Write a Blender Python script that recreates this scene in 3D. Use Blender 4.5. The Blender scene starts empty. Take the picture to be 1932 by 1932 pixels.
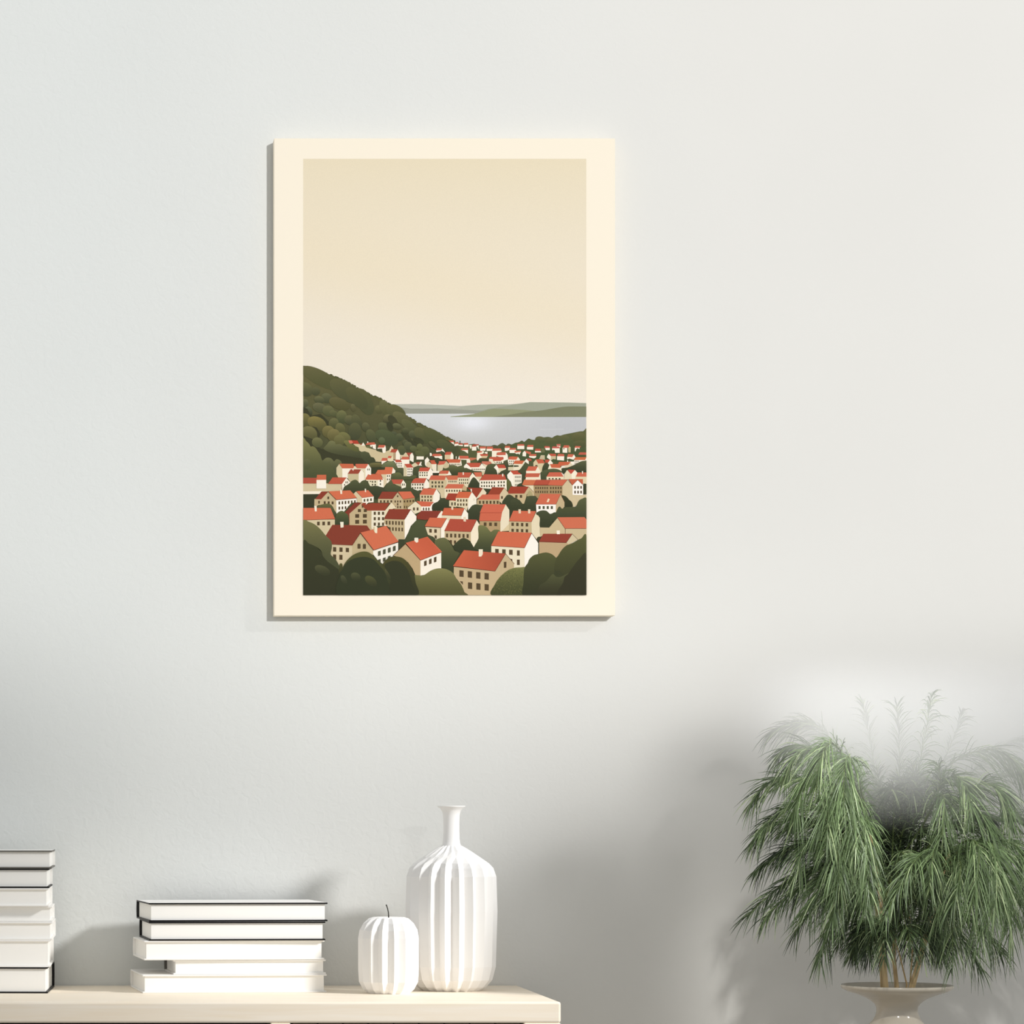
import bpy, bmesh, math, random
from mathutils import Vector, Matrix
random.seed(11)
C = bpy.context.scene.collection

ART = """
# ---- far hills
r P b3b4a2 725,770 732,762.6 790,762.3 850,765 870,766 905,763.5 930,763 960,763 975,762 1000,758.7 1030,759 1075,759.5 1106,760.5 1106,787 725,787
r P bcbcad 725,770 732,762.6 790,762.3 850,765 880,766.5 860,770 800,774 740,772
r P a7aa95 905,775 930,770 960,765.5 975,762.2 1000,758.9 1030,759.2 1075,759.7 1106,760.7 1106,787 905,787
r P a0a091 735,767 745.7,767.6 760,769 775,771 800,771 825,770.5 850,772.3 880,773.5 905,774.5 915,776 895,780.8 735,780.8
SEA
s1 S e6e5e2 5 -700,275 240,270 330,266
s1 P 9a9d79 0,303 120,292 330,268 430,235 530,205 620,193 740,196 900,205 1050,212 1180,225 1180,310 0,310
s1 P 868869 600,306 850,275 1050,240 1180,228 1300,215 1450,188 1550,172 1640,163 1910,163 1910,310 600,310
s1 S d9d8d8 5 1250,485 1590,482
s1 S d2d1d1 3 1180,410 1420,408
# ---- town ground
G 5e623d 474b34 u3 380,190 560,215 700,238 830,222 1000,268 1150,278 1240,275 1330,250 1400,270 1460,222 1510,205 1560,225 1600,252 1680,220 1740,240 1803,215 2950,215 2950,4100 -3500,4100 -3500,500 -1700,300 0,120
u3 B 5c5d42 4f5538 1250,300 1275,262 1330,250 1385,268 1410,300 1400,360 1270,360
u3 B 5e6044 50563a 1445,300 1460,235 1510,205 1560,228 1575,300 1540,360 1460,360
u3 B 5c5d40 50563a 1600,300 1625,235 1675,220 1720,240 1745,300 1720,360 1620,360
u4 B 68673f 4c5a38 0,600 -40,300 0,212 90,190 130,175 190,145 240,175 280,150 350,95 420,120 500,125 560,75 640,50 720,65 800,55 860,60 920,75 980,40 1050,15 1120,25 1200,0 1320,-25 1400,-40 1500,-60 1600,-80 1680,-85 1770,-105 1770,600
u4 E 6f6c45 545c3a 640,120 130,75 10
u4 E 6c6a43 565c3a 1180,110 170,90 -8
u4 E 706c44 5a5c38 1560,60 170,110 -10
u4 E 6a6842 565a38 900,160 140,80 0
u4 E 66653f 545838 1600,230 180,90 0
# ---- left hill
G 6c6740 4c4f36 h1 20,85 90,92 130,118 200,110 240,150 290,155 330,190 390,168 450,205 510,230 560,215 610,265 650,280 680,315 760,295 820,345 880,380 930,430 1000,398 1050,430 1090,435 1140,510 1190,555 1250,565 1300,570 1340,595 1390,590 1450,635 1500,680 1560,740 1620,765 1680,800 1740,820 1810,835 1880,880 1945,950 2020,960 2080,1010 2110,1050 2200,1110 2270,1160 2330,1175 2400,1230 2460,1290 2520,1330 2570,1350 2640,1380 2700,1410 2780,1450 2850,1460 2900,1500 3000,1560 3090,1580 3190,1650 3280,1700 3380,1730 3480,1800 3600,1990 3600,2300 20,2700
BUMPS
h1 E 716c45 5a5b38 420,340 500,170 28
h1 E 6e6a42 545639 1000,640 430,200 33
h1 E 6c6941 535638 1420,880 330,170 62
h1 E 6a6740 525437 1250,800 330,150 45
h1 E 7b784c 515338 70,600 190,150 35
h1 E 6d6c47 4e5137 310,645 100,95 20
h1 E 787750 4e5138 560,800 130,110 30
h1 E 7d7b51 4c4f36 390,840 120,85 15
h1 E 726c45 585634 850,930 250,130 22
h1 E 75714c 585637 1165,1020 60,95 -15
h1 E 7b7a52 50533a 60,920 80,100 15
h1 E 717450 454834 150,1100 80,115 -25
h1 P 44442f 20,1000 120,1050 200,1200 420,1160 560,1290 800,1560 640,1480 400,1240 170,1270 20,1160
h1 E 7a7652 55573a 400,1020 170,110 18
h1 E 7c794e 555939 600,1090 140,120 25
h1 E 76744a 555838 720,1150 110,70 20
h1 E 82804f 4c5236 900,1230 125,155 0
h1 E 7a764c 4f5239 1080,1300 120,110 25
h1 E 6e6c45 4c4f37 1240,1340 110,180 -22
h1 E 6b6a44 4a4d36 1200,1560 150,200 0
h1 E 7b784d 535534 720,1370 115,120 25
h1 E 7e7b4c 575634 870,1500 110,140 -20
h1 E 8c8249 565433 30,1320 150,180 30
h1 E 978949 5d5a36 340,1380 230,150 25
h1 P 44432f 220,1440 330,1470 420,1620 380,1720 300,1500
h1 E 888150 5c5a37 170,1590 185,140 30
h1 E 8f834c 5e5a35 600,1570 150,140 35
h1 E 8e834f 605c36 720,1650 150,150 30
h1 E 85824c 64613b 960,1690 150,110 28
h1 E 837e4c 62603a 850,1760 130,120 30
h1 E 75734d 4d4f35 1450,1460 90,110 -20
h1 E 6d6e46 4e5238 1570,1660 110,160 -25
h2 E 7e7a4d 565636 60,490 95,110 -20
h2 E 7a774c 5b5b38 210,450 120,210 -25
h2 E 736f45 575939 480,560 260,170 32
h2 E 807b50 4c4b33 270,720 110,120 25
h2 E 79744b 5a5b39 640,720 280,130 33
h2 E 4b4a32 4b4a32 400,760 90,160 -40
h2 E 7a7a51 4c4d33 500,900 115,80 20
h2 E 716f46 575a3a 820,900 260,110 38
h2 E 6e6f48 464932 710,1010 90,80 20
h2 E 6f714c 4a4e36 880,1090 100,90 30
h2 E 716e45 525637 1120,1110 240,150 42
h2 E 68683f 4e5336 1450,1180 360,150 38
h2 E 64653e 4d5237 1700,1380 260,120 30
h2 E 6f7048 4b5036 200,940 180,120 35
h2 E 62664a 4b5037 430,1080 80,60 20
h2 E 696d4a 484e36 560,1160 95,95 25
h2 E 606742 4b5138 250,1170 300,170 25
h2 E 444530 444530 860,1300 190,55 36
h2 E 444530 454630 330,900 70,120 -25
h2 E 434430 474931 1030,1250 140,70 22
h2 E 474931 474931 720,1130 150,45 35
h2 E 6d7452 525d3d 130,1240 80,80 0
h2 E 696a49 4a4f36 700,1290 70,75 10
h2 E 686a42 4f543a 610,1480 120,120 30
h2 E 6d6e48 4e533a 770,1370 105,100 40
h2 E 73754d 585b38 900,1440 90,75 20
h2 E 7a7d4d 5e6039 1050,1400 75,85 10
h2 E 717249 575b38 1180,1490 110,105 25
h2 E 68693f 595d3a 1060,1570 130,80 25
h2 E 6b6a44 4e5236 1380,1350 130,60 40
# ---- front left clumps
u1 P 44442f 25,30 260,110 420,330 600,380 1100,500 1650,620 1803,700 1000,760 600,720 420,520 200,250
u1 E 7c7a4d 5a5c3a 370,190 135,120 20
u1 B 7c7b4f 4a4d35 520,330 600,240 660,165 740,150 800,190 820,235 920,230 1000,270 1080,290 1180,335 1280,390 1400,410 1500,490 1580,590 1400,570 1150,530 900,490 700,440 560,380
u1 B 7f7c48 626338 1010,170 1100,140 1170,170 1210,230 1300,265 1370,315 1395,400 1280,405 1120,320
u1 B 5c5f3f 474a33 1420,440 1520,405 1610,440 1660,530 1740,560 1803,650 1803,720 1600,700 1450,570
u1 B 74734b 464b35 480,680 560,580 640,560 720,590 775,650 830,600 900,615 960,680 930,800 860,960 880,1060 560,1060 480,900
u1 E 75744a 52573a 590,690 90,110 10
u1 B 8c8851 4f5437 20,145 100,165 170,230 205,290 260,285 330,330 390,420 440,490 465,570 500,640 560,700 660,680 720,780 790,880 840,980 850,1070 20,1070
u1 E 70704a 545939 110,720 105,130 0
# ---- u1 / u2 upper left houses
u1 P d8c598 1240,228 1395,230 1540,270 1550,310 1803,380 1803,650 1780,620 1740,560 1670,540 1620,440 1520,405 1440,420 1390,390 1370,310 1300,280
u2 P d5c194 -10,352 270,440 440,380 500,290 540,330 560,600 400,600 250,640 230,665 110,655 100,600 60,550 -10,530
u1 P e0795e 1120,142 1215,140 1240,212 1160,222
u1 P b9442f 1200,140 1340,145 1390,228 1260,228
u1 P a8482f 1400,240 1450,205 1435,255
u1 P w 1440,267 1482,192 1532,267
u1 P w 1650,258 1790,230 1790,365 1720,335 1700,260 1680,325 1650,300
u1 P o 1585,195 1755,188 1785,242 1540,252
u1 P w 1578,170 1606,170 1600,205 1585,205
u1 P 6b6b42 1530,270 1640,265 1700,330 1580,325
u2 P w 345,262 362,340 352,430 312,452 280,432 268,345 155,345 165,318 305,318
u2 P o 190,255 348,255 310,320 160,320
u2 W k 195,335 270,335 270,395 195,370 3 1
u2 P 4c5037 150,362 270,395 275,440 150,400
u2 P e6d3ab 495,272 542,340 540,420 430,395
u2 P b89a76 540,432 602,432 602,612 540,605
u2 P w 648,365 707,490 707,612 600,608 602,432
u2 P r 500,353 648,358 602,437 462,432
u2 P d9c69d 705,495 780,500 838,432 918,500 918,545 760,545 720,600
u2 P w 1000,438 1038,520 1032,675 938,622 945,490
u2 P b04b38 855,440 1000,440 940,495 920,545
u2 P w 720,606 932,606 932,722 820,717 812,822 650,812 600,700 530,625 600,640 740,670
u2 P o 762,538 932,540 922,607 728,607
u2 P w 248,640 392,638 300,692 264,732
u2 P o 270,568 402,570 390,638 248,642
u2 P ead9b0 400,578 482,576 530,520 540,640 480,655 400,640
u2 P o 422,518 502,522 482,577 402,572
u2 P c9573f 578,608 717,612 752,672 602,677
u2 W k 608,692 748,692 748,777 608,777 4 2
u2 B 80855a 454a33 240,790 270,730 330,690 440,650 540,660 600,720 640,800 790,820 790,1010 600,920 520,830 300,800
u2 B 827a4a 5a5634 -40,720 0,695 100,685 220,690 260,720 240,785 0,795 -60,790
u2 P 42452f -80,800 250,790 330,810 160,870 90,960 -80,960
u2 P d8c79f 808,718 872,806 872,1012 788,1012 790,810
u2 P w 870,804 1022,800 1022,980 930,1012 870,1006
u2 P c9553d 808,715 968,710 1022,802 872,806
u2 W k 888,822 998,822 998,988 888,988 3 3
u2 P dfcca4 978,738 1070,678 1152,752 1030,802
u2 P b0583f 1075,680 1152,752 1190,690 1180,660
u2 P w 1150,755 1215,648 1228,690 1210,720 1242,755
u2 P w 1103,530 1282,533 1278,607 1103,607
u2 B 5c603f 464a33 1015,850 1100,790 1200,765 1290,770 1200,830 1160,900 1160,1060 1060,1020 1015,1000
u2 P w 1365,548 1422,622 1350,700 1345,780 1310,735 1303,620
u2 P dfcda6 1400,648 1472,722 1490,850 1340,772 1345,690
u2 P f3e5c8 1470,720 1592,716 1592,892 1510,892 1490,840
u2 P d0603f 1428,625 1562,623 1594,717 1472,722
u2 P 45482f 1590,705 1622,700 1612,892 1590,892
u2 P d9c79e 1612,733 1745,730 1735,892 1650,902 1610,885
u2 P o 1660,643 1810,640 1755,732 1610,737
u2 P w 1498,888 1662,888 1652,932 1498,932
u2 P 3d402d 1493,934 1652,930 1652,992 1500,997
u2 P o 1600,335 1722,335 1702,387 1573,392
u2 P w 1573,390 1702,385 1690,407 1590,427
u2 P w 1733,337 1790,420 1800,445 1770,420 1700,392
u2 B 53583a 43472f 1640,480 1690,410 1740,420 1790,500 1780,640 1640,640
u2 P w 1525,523 1728,523 1728,602 1550,560
u2 P o 1500,468 1690,470 1728,526 1480,527
u2 P w 1425,445 1466,450 1482,510 1430,527
u2 B 4f5338 434731 1420,590 1450,540 1510,535 1545,600 1480,620
u2 B 4f5338 434731 1550,640 1570,575 1640,568 1690,620 1640,700 1580,690
# ---- u3 top
u3 P w 255,183 337,183 337,247
u3 P o 213,150 332,148 337,187 260,187
u3 P w 350,223 452,218 452,262 420,268 350,280
u3 P o 365,185 442,180 452,222 353,227
u3 S 4a4a38 22 488,150 488,215
u3 P w 450,243 557,243 557,282 450,272
u3 P r 465,212 548,212 557,247 448,247
u3 P w 588,242 697,238 697,287 590,292
u3 P o 580,205 682,203 694,242 588,247
u3 P f3e6c6 708,253 772,253 766,338 735,338
u3 P w 778,288 882,288 887,387 778,387
u3 P w 880,260 942,260 942,362 900,300
u3 P 4e5a3a 890,320 920,310 925,385 890,385
u3 P r 800,240 942,232 942,264 885,267 870,292 778,294
u3 P w 968,333 1112,333 1102,392 1060,387 985,402
u3 P o 975,288 1127,290 1112,337 963,337
u3 P w 1133,343 1282,343 1277,397 1133,397
u3 P o 1145,290 1292,293 1282,347 1128,347
u3 P fbeed4 1263,390 1497,386 1497,417 1380,440 1370,542 1262,542
u3 P o 1290,335 1482,338 1497,392 1263,394
u3 P w 1573,320 1702,318 1692,367 1640,392 1580,397
u3 P o 1590,275 1702,275 1702,322 1573,324
u3 P w 1685,368 1850,368 1850,447 1695,447
u3 P o 1700,325 1850,327 1840,370 1678,372
u3 P w 518,373 682,370 682,462 600,402
u3 P o 530,330 682,333 682,374 508,377
u3 P fbecd0 898,403 1070,403 1070,440 1000,500 1022,562 960,590 915,637 892,600 905,460
u3 P o 898,403 1022,400 1022,432 905,446
u3 P w 1088,420 1157,420 1152,472 1088,452
u3 P d9b98a 1000,513 1167,510 1132,572 1020,572
u3 P c9573d 968,473 1167,473 1167,514 990,517
u3 P fdf0da 1600,430 1645,490 1657,600 1540,645 1500,560 1380,522 1370,498 1590,495
u3 P o 1402,428 1605,430 1592,498 1368,502
u3 P dcc497 115,488 257,488 252,602 115,607
u3 P w 285,430 327,500 327,597 250,602 255,488
u3 P c9573d 145,423 288,423 257,492 113,492
u3 P w -10,520 45,520 58,600 -10,560
u3 P w 463,518 490,585 492,607 438,602
u3 P f8ead0 483,586 737,583 737,692 650,692 648,615 492,607
u3 P o 462,513 688,518 708,588 483,588
u3 P cf7452 722,558 882,565 882,592 760,635 718,612
u3 P w 385,530 405,530 400,592 385,592
u3 B 56593b 444830 940,640 960,580 1020,572 1100,580 1170,590 1190,650 1020,690 900,690
u3 P f3e2c0 1193,585 1287,590 1302,652 1370,722 1240,702 1190,640
u3 P fbeed2 1300,638 1472,638 1542,598 1542,692 1380,712
u3 P ca5a3f 1218,540 1542,543 1547,597 1472,642 1290,642 1285,597 1188,587
u3 W k 1378,655 1500,655 1500,697 1378,697 3 1
u3 P w 1650,603 1850,603 1850,692 1770,732 1670,742 1650,640
u3 P o 1690,533 1850,538 1850,607 1648,607
u3 W k 1685,632 1792,632 1792,722 1685,722 3 2
u3 B 5a5d3e 444834 1550,650 1600,630 1650,660 1670,740 1680,870 1620,890 1595,800 1550,710
u3 P f8ebd0 510,605 532,752 440,772 420,802 350,742 220,742 213,683 482,683
u3 P d2643f 140,600 512,603 482,687 213,687
u3 W k 228,708 492,708 492,747 228,747 8 1
u3 P d3c195 155,648 227,730 210,802 130,832 78,802 88,725
u3 P e0cfa6 -20,733 92,726 62,872 -20,895
u3 P d3624a -30,648 155,643 92,727 -30,738
u3 B 6f7146 444830 50,870 100,830 180,810 280,750 400,760 450,790 560,770 650,800 720,850 820,890 700,945 400,965 250,980 60,920
u3 P w 640,703 690,745 742,797 747,852 690,832 640,807 590,812 578,770
u3 P fbefd6 1015,703 1112,800 1112,892 1010,892 830,882 745,852 740,795 952,788
u3 P c9583f 650,690 1000,688 952,792 740,797
u3 W k 768,828 1082,828 1082,867 768,867 7 1
u3 P ead9b4 1030,700 1150,730 1142,802 1110,802
u3 P d0765a 1018,650 1222,653 1258,700 1130,745 1008,690
u3 P d9c8a0 1008,890 1092,890 1072,982 1030,992
u3 B 5f6341 454932 1085,930 1110,820 1150,750 1230,720 1330,712 1342,740 1300,800 1380,880 1392,985 1080,985
u3 P w 1370,733 1422,815 1427,890 1405,977 1370,862 1308,802
u3 P e8d6b0 1420,813 1607,813 1602,842 1480,892 1430,962
u3 P c4523b 1380,728 1562,733 1609,817 1420,819
u3 B 50543a 41452f 1430,950 1500,885 1600,860 1720,875 1700,950 1650,1070 1450,990
u3 P dccba4 1655,790 1830,790 1810,872 1655,872
u3 P f8ecd4 -20,958 187,953 197,992 -20,992
u3 P w 222,883 282,985 190,990 190,955
u3 P d0603f 20,878 222,878 187,957 -20,962
# ---- u3 rows
u3 P ecdcb6 423,1038 712,1038 702,1282 600,1272 430,1202
u3 P fbecd0 790,933 872,1030 1005,1035 950,1112 960,1182 700,1285 715,1038
u3 P e0cda4 870,1020 1022,1018 960,1110 900,1070
u3 P c85d42 440,920 768,923 712,1042 420,1044
u3 P w 550,915 578,915 578,982 555,982
u3 P d76d4b 815,918 1007,918 1024,1022 870,1024
u3 W k 465,1078 682,1078 682,1197 465,1197 5 2
u3 P d5c196 -20,1098 92,1093 142,1008 182,1105 112,1282 122,1402 -20,1402
u3 P e2cfa8 140,1013 192,1103 432,1098 442,1202 150,1262 108,1282 98,1100
u3 P d5704c 148,998 436,998 425,1102 190,1107
u3 W k 208,1123 397,1123 397,1162 208,1162 5 1
u3 B 50543a 3e432f 695,1300 730,1150 800,1045 860,1060 930,1150 958,1190 958,1310
u3 P fbefd8 963,1110 1623,1098 1623,1365 1560,1302 1200,1322 1060,1312 958,1282
u3 P c2563d 1070,965 1565,973 1615,1102 960,1113
u3 P w 1508,955 1537,955 1537,1022 1510,1012
u3 W k 998,1143 1335,1143 1335,1277 998,1277 6 2
u3 W k 1403,1138 1572,1133 1572,1262 1403,1267 3 2
u3 B 70723f 5a5e39 1622,1090 1690,1140 1740,1250 1720,1340 1640,1385 1622,1360
# white tall building
u3 P fdf3df 1720,883 1765,950 1803,980 1815,1265 1750,1250 1720,1150 1640,1055 1630,980
u4 P f8ecd4 -20,968 182,968 178,1172 100,1202 60,1262 -30,1262
u4 P c9543c -100,880 95,878 170,970 -20,972
u4 W k 18,1003 158,1003 158,1255 18,1255 6 3
u4 B 4b4f36 42462f 60,1270 90,1220 150,1180 190,1200 230,1240 200,1280
# u4 top
u4 P w 78,268 247,268 247,352 78,352
u4 P o 80,230 242,233 247,272 78,272
u4 P w 310,298 467,298 462,367 310,362
u4 P o 330,250 467,250 467,302 308,302
u4 P w 505,396 600,396 640,390 657,432 508,432
u4 P c9573f 520,343 642,345 642,397 503,397
u4 P 70704a 655,335 745,335 745,435 660,435
u4 P w 753,318 867,318 867,377 770,377
u4 P d0604c 742,280 862,283 867,322 733,322
u4 P fbe9d0 1030,230 1127,230 1122,322 1090,302 1040,292
u4 P d06a58 1030,230 1127,230 1122,280 1040,275
u4 P w 918,333 1107,330 1107,442 995,442 985,380 960,365 930,382
u4 P c9574a 935,285 1092,290 1109,333 918,333
u4 P w 1178,318 1292,318 1292,442 1178,437
u4 P d0bb8c 1310,268 1372,308 1372,432 1318,432
u4 P d0654a 1215,258 1342,263 1325,322 1178,322
u4 W k 1195,330 1222,330 1222,358 1195,358 1 1
u4 P w 1473,320 1592,318 1587,352 1540,332 1510,352 1490,412 1473,402
u4 P d96a50 1490,278 1622,283 1592,322 1468,322
u4 P w 0,438 167,413 130,487 100,460 60,472
u4 P d0704f 10,395 165,390 165,422 10,442
u4 P w 255,393 292,440 287,532 203,522 208,440
u4 P cf6a4c 268,385 412,428 402,472 370,482 290,442
u4 P w 360,518 542,518 522,562 480,577 368,552
u4 P o 390,473 542,473 534,522 358,522
u4 P cdbb95 650,500 742,500 747,612 608,592
u4 P w 835,468 892,520 892,622 800,562 798,530
u4 P cfbc90 888,520 1017,518 1012,602 940,592 900,632
u4 P cb5a40 850,463 1012,468 1019,523 888,523
u4 P w 1043,523 1217,523 1212,632 1043,617
u4 P o 1070,468 1212,473 1219,527 1041,527
u4 P w 1455,483 1492,550 1440,612 1340,582 1290,602 1288,540 1410,543
u4 P d46c4c 1310,473 1455,478 1412,548 1286,543
u4 P c9624a 1590,430 1770,433 1770,490 1558,490
u4 P w 1755,555 1755,680 1680,640 1600,702 1450,727 1458,618 1722,613
u4 P d5703f 1490,548 1760,548 1725,618 1457,618
u4 W k 1473,632 1562,632 1562,712 1473,712 3 2
u4 P f5e6c8 95,543 147,610 120,645 40,645 50,608
u4 P d76a45 -60,530 95,538 52,612 -60,612
u4 P f0e0c0 245,643 262,680 130,862 -20,872 -20,712 190,710
u4 P d5683f 15,633 245,637 192,717 -20,712
u4 P 484c36 -10,745 100,750 112,782 -10,790
u4 P w 295,588 352,650 352,722 248,652
u4 P b85c48 310,578 400,588 432,632 350,648
u4 B 595d3d 454a33 90,910 180,800 270,690 350,730 450,690 470,780 330,800 290,900 280,1000 240,1100 180,1160 180,960
u4 P dcc89c 525,608 582,700 732,698 692,782 672,902 640,932 560,780 468,772 463,680
u4 P cf5f40 530,603 692,603 745,692 580,708
u4 P 5c4a33 498,772 520,742 555,742 578,775
u4 P w 875,613 942,690 930,722 850,742 818,688
u4 P cb543c 750,608 878,608 822,685 758,683
u4 B 50543a 43472f 675,910 690,780 750,700 820,708 852,760 820,870 740,930
u4 P f5e6c6 863,722 905,803 1110,810 1152,788 1147,905 1050,842 950,832 818,842 838,780
u4 P ecdab4 1370,677 1424,735 1370,802 1240,802 1218,765 1310,733
u4 P d2653f 1088,663 1375,663 1315,733 1130,762 1065,710
u4 P d2653f 868,718 1135,718 1115,812 900,807
u4 P w 1285,628 1307,628 1307,667 1285,667
u4 B 5f6341 4b5037 645,1100 635,940 700,880 800,850 950,828 1080,850 1150,895 1160,920 820,920 780,1010 770,1100
u4 B 636644 3f432f 1155,820 1300,800 1450,740 1600,660 1700,640 1765,660 1765,940 1550,925 1450,860 1290,860 1210,960 1160,900
u4 P f8e9cc 570,783 637,890 632,945 288,945 288,882 510,882
u4 P d6684a 345,773 570,778 513,884 286,884
u4 P f5e5c6 285,1037 590,1032 632,948 643,1105 540,1105 268,1105
u4 P cc6247 288,942 632,942 594,1035 262,1035
u4 P f0dfba 783,1022 1205,1022 1205,1090 783,1100
u4 P d4664a 850,918 1135,918 1198,1024 787,1024
u4 W k 833,1058 1122,1058 1122,1092 833,1092 4 1
u4 P ead8b2 1285,863 1367,948 1402,948 1462,1090 1208,1090 1222,960
u4 P fbeed2 1475,863 1537,935 1502,1010 1485,1088 1400,1088 1388,950
u4 P cb4f3c 1295,853 1470,858 1392,955 1360,950
u4 P e6d2a8 1493,1022 1765,1022 1765,1195 1665,1187 1660,1085 1478,1090
u4 P d5684a 1538,922 1765,922 1765,1025 1492,1024
u4 P w 1643,890 1672,890 1666,957 1650,952
# big terrace
u4 P ecdab2 203,1235 475,1235 480,1505 440,1505 440,1400 360,1280
u4 P ab8f62 468,1238 1172,1238 1172,1485 1000,1485 600,1565 480,1505
u4 P d8c297 1293,1098 1412,1240 1422,1468 1770,1468 1770,1575 1640,1572 1550,1702 1420,1765 1400,1640 1168,1482 1173,1238
u4 P d87448 240,1098 562,1103 482,1233 192,1228
u4 P bd533b 528,1098 895,1103 822,1223 462,1228
u4 P d76848 888,1103 1295,1093 1173,1243 818,1228
u4 S 7a3526 7 192,1232 820,1230 1173,1243 1293,1098
u4 P ce6440 1318,1083 1668,1083 1668,1197 1640,1202 1540,1100 1410,1228
u4 P fff6ea 1540,1103 1672,1230 1672,1472 1418,1467 1413,1230
u4 S 6b3a28 7 1293,1098 1413,1232 1540,1103 1672,1232
u4 P 42452f 1680,1198 1770,1198 1770,1455 1680,1455
u4 W w2 513,1272 815,1272 815,1422 513,1422 6 2
u4 W w2 872,1272 1148,1272 1148,1422 872,1422 5 2
u4 W w2 1458,1252 1642,1252 1642,1433 1458,1433 3 2
u4 P cdb486 350,1272 472,1400 472,1502 430,1502 360,1380 300,1460 290,1520 240,1682 200,1682 130,1592 0,1542 -172,1545 -172,1438 245,1433
u4 P b3a473 300,1502 330,1400 372,1358 425,1402 455,1492
u4 P a9442f -85,1263 350,1265 245,1435 -175,1435
u4 S 5c3524 7 350,1268 472,1400
u4 W w2 22,1468 192,1468 192,1538 22,1538 2 1
# ---- u2 mid rows
u2 P e8d5ac 1650,953 1830,948 1830,1000 1640,1000
u2 P o 1690,878 1830,875 1830,952 1648,957
u2 P f8ebd0 1158,898 1392,893 1392,1002 1350,1064 1158,1058
u2 P fdf1dc 1440,812 1502,890 1492,992 1390,1104 1348,1062 1393,893
u2 P c9553d 1185,803 1438,800 1393,895 1156,898
u2 W k 1178,912 1372,912 1372,1008 1178,1008 4 2
u2 P d3be92 1408,1103 1830,1103 1830,1345 1600,1335 1408,1292
u2 P d9c69c 1600,1330 1830,1330 1830,1545 1700,1545 1680,1430
u2 P d4694a 1458,993 1830,998 1785,1107 1406,1104
u2 W k 1468,1138 1752,1138 1752,1288 1468,1288 4 2
u2 P f8ecd4 978,1176 1292,1176 1282,1343 1160,1373 1060,1332 978,1302
u2 P fdf1dc 1345,1068 1412,1170 1412,1292 1278,1334 1288,1176
u2 P cb5a40 1050,1058 1347,1062 1293,1179 976,1179
u2 W k 998,1193 1268,1193 1268,1318 998,1318 5 2
u2 S 6b4a34 7 1345,1068 1415,1172
u2 P e0cba2 238,968 372,963 382,1182 300,1292 288,1060
u2 P fbefd6 370,963 487,963 482,1092 400,1182 380,1182
u2 P fbefd6 528,798 592,880 582,932 500,952 518,860
u2 P dd724a 345,788 532,793 502,963 250,968 105,952 165,860 330,858
u2 W k 388,985 462,985 462,1112 388,1112 2 2
u2 P fdf3dc 225,983 302,1070 302,1288 220,1268 160,1295 163,1098
u2 P ecdfba -20,1098 167,1098 162,1302 100,1262 -20,1252
u1 P ecdfba 1538,1098 1790,1100 1790,1262 1650,1252 1600,1150
u1 P d76a47 1600,958 1915,960 1965,1102 1528,1097
u2 P d76a47 -30,960 232,963 163,1102 -30,1097
u2 W k 18,1128 117,1128 117,1238 18,1238 2 2
u2 W k 213,1103 242,1103 242,1228 213,1228 1 2
u1 W k 1565,1128 1675,1128 1680,1150 1580,1150 2 1
u1 W k 1692,1128 1790,1128 1790,1240 1692,1240 2 2
u2 S 6b4a34 7 228,980 300,1070
u2 B 737547 525638 485,1020 560,945 640,920 720,940 780,1010 900,1020 1040,990 1110,1020 1000,1100 700,1095 500,1110
u2 B 646844 464a33 320,1310 430,1160 490,1095 560,1210 680,1240 740,1320 850,1280 1000,1300 1100,1370 1210,1350 1190,1480 1050,1570 960,1400 650,1400 350,1390
u2 P bca97c 555,1197 728,1197 728,1270 650,1240
u2 P fbefd6 780,1102 848,1200 842,1282 740,1315 728,1198
u2 P c75a42 490,1092 778,1094 724,1203 540,1198
u2 W k 753,1190 818,1190 818,1243 753,1243 2 1
u2 B 50543b 3e422e -60,1290 0,1265 100,1245 220,1270 350,1350 420,1390 250,1400 170,1560 60,1540 -60,1450
u2 P c8b084 643,1398 783,1573 793,1815 570,1815 508,1650 518,1558
u2 P cdb78b 168,1556 522,1561 522,1690 440,1655 168,1655
u2 P af9564 778,1573 1062,1531 1054,1645 900,1755 870,1815 788,1815
u2 P 964431 268,1388 655,1393 522,1563 166,1558
u2 P dd6f4c 655,1388 962,1383 1066,1533 780,1574
u2 S 5c2c20 7 166,1560 520,1564 645,1398 780,1576 1062,1534
u2 W w2 216,1598 512,1598 512,1652 216,1652 4 1
u2 W w2 793,1602 1042,1585 1042,1640 793,1652 4 1
u2 W w2 570,1602 727,1602 727,1653 570,1653 3 1
u2 W w2 570,1738 727,1738 727,1792 570,1792 3 1
u2 W w2 628,1478 662,1478 662,1522 628,1522 1 1
u2 W w2 628,1668 662,1668 662,1722 628,1722 1 1
u2 W w2 798,1733 882,1733 882,1792 798,1792 2 1
u2 P d9c59b 1183,1462 1512,1464 1502,1645 1330,1655 1188,1625
u2 P fdf1dc 1588,1326 1672,1450 1664,1582 1605,1642 1592,1715 1498,1644 1508,1463
u2 P d76b4a 1268,1308 1588,1313 1514,1468 1176,1463
u2 W w2 1223,1488 1472,1488 1472,1624 1223,1624 4 2
u2 P ecdcb8 1080,1626 1228,1748 1228,1865 1040,1940 895,1835 888,1780
u2 P fff3e2 1515,1652 1592,1720 1592,1855 1218,1860 1228,1743 1430,1743
u2 P d86848 1100,1616 1518,1640 1432,1748 1220,1750
u2 W w2 1018,1773 1152,1773 1152,1844 1018,1844 2 1
u2 W w2 1258,1776 1418,1776 1418,1844 1258,1844 3 1
u2 S 6b3a28 7 1515,1650 1592,1722
# ---- u3 lower rows
u3 B 4c5138 3c402d -30,1620 0,1585 80,1540 150,1580 225,1620 228,1770 -10,1830 -180,1860 -180,1700
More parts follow.
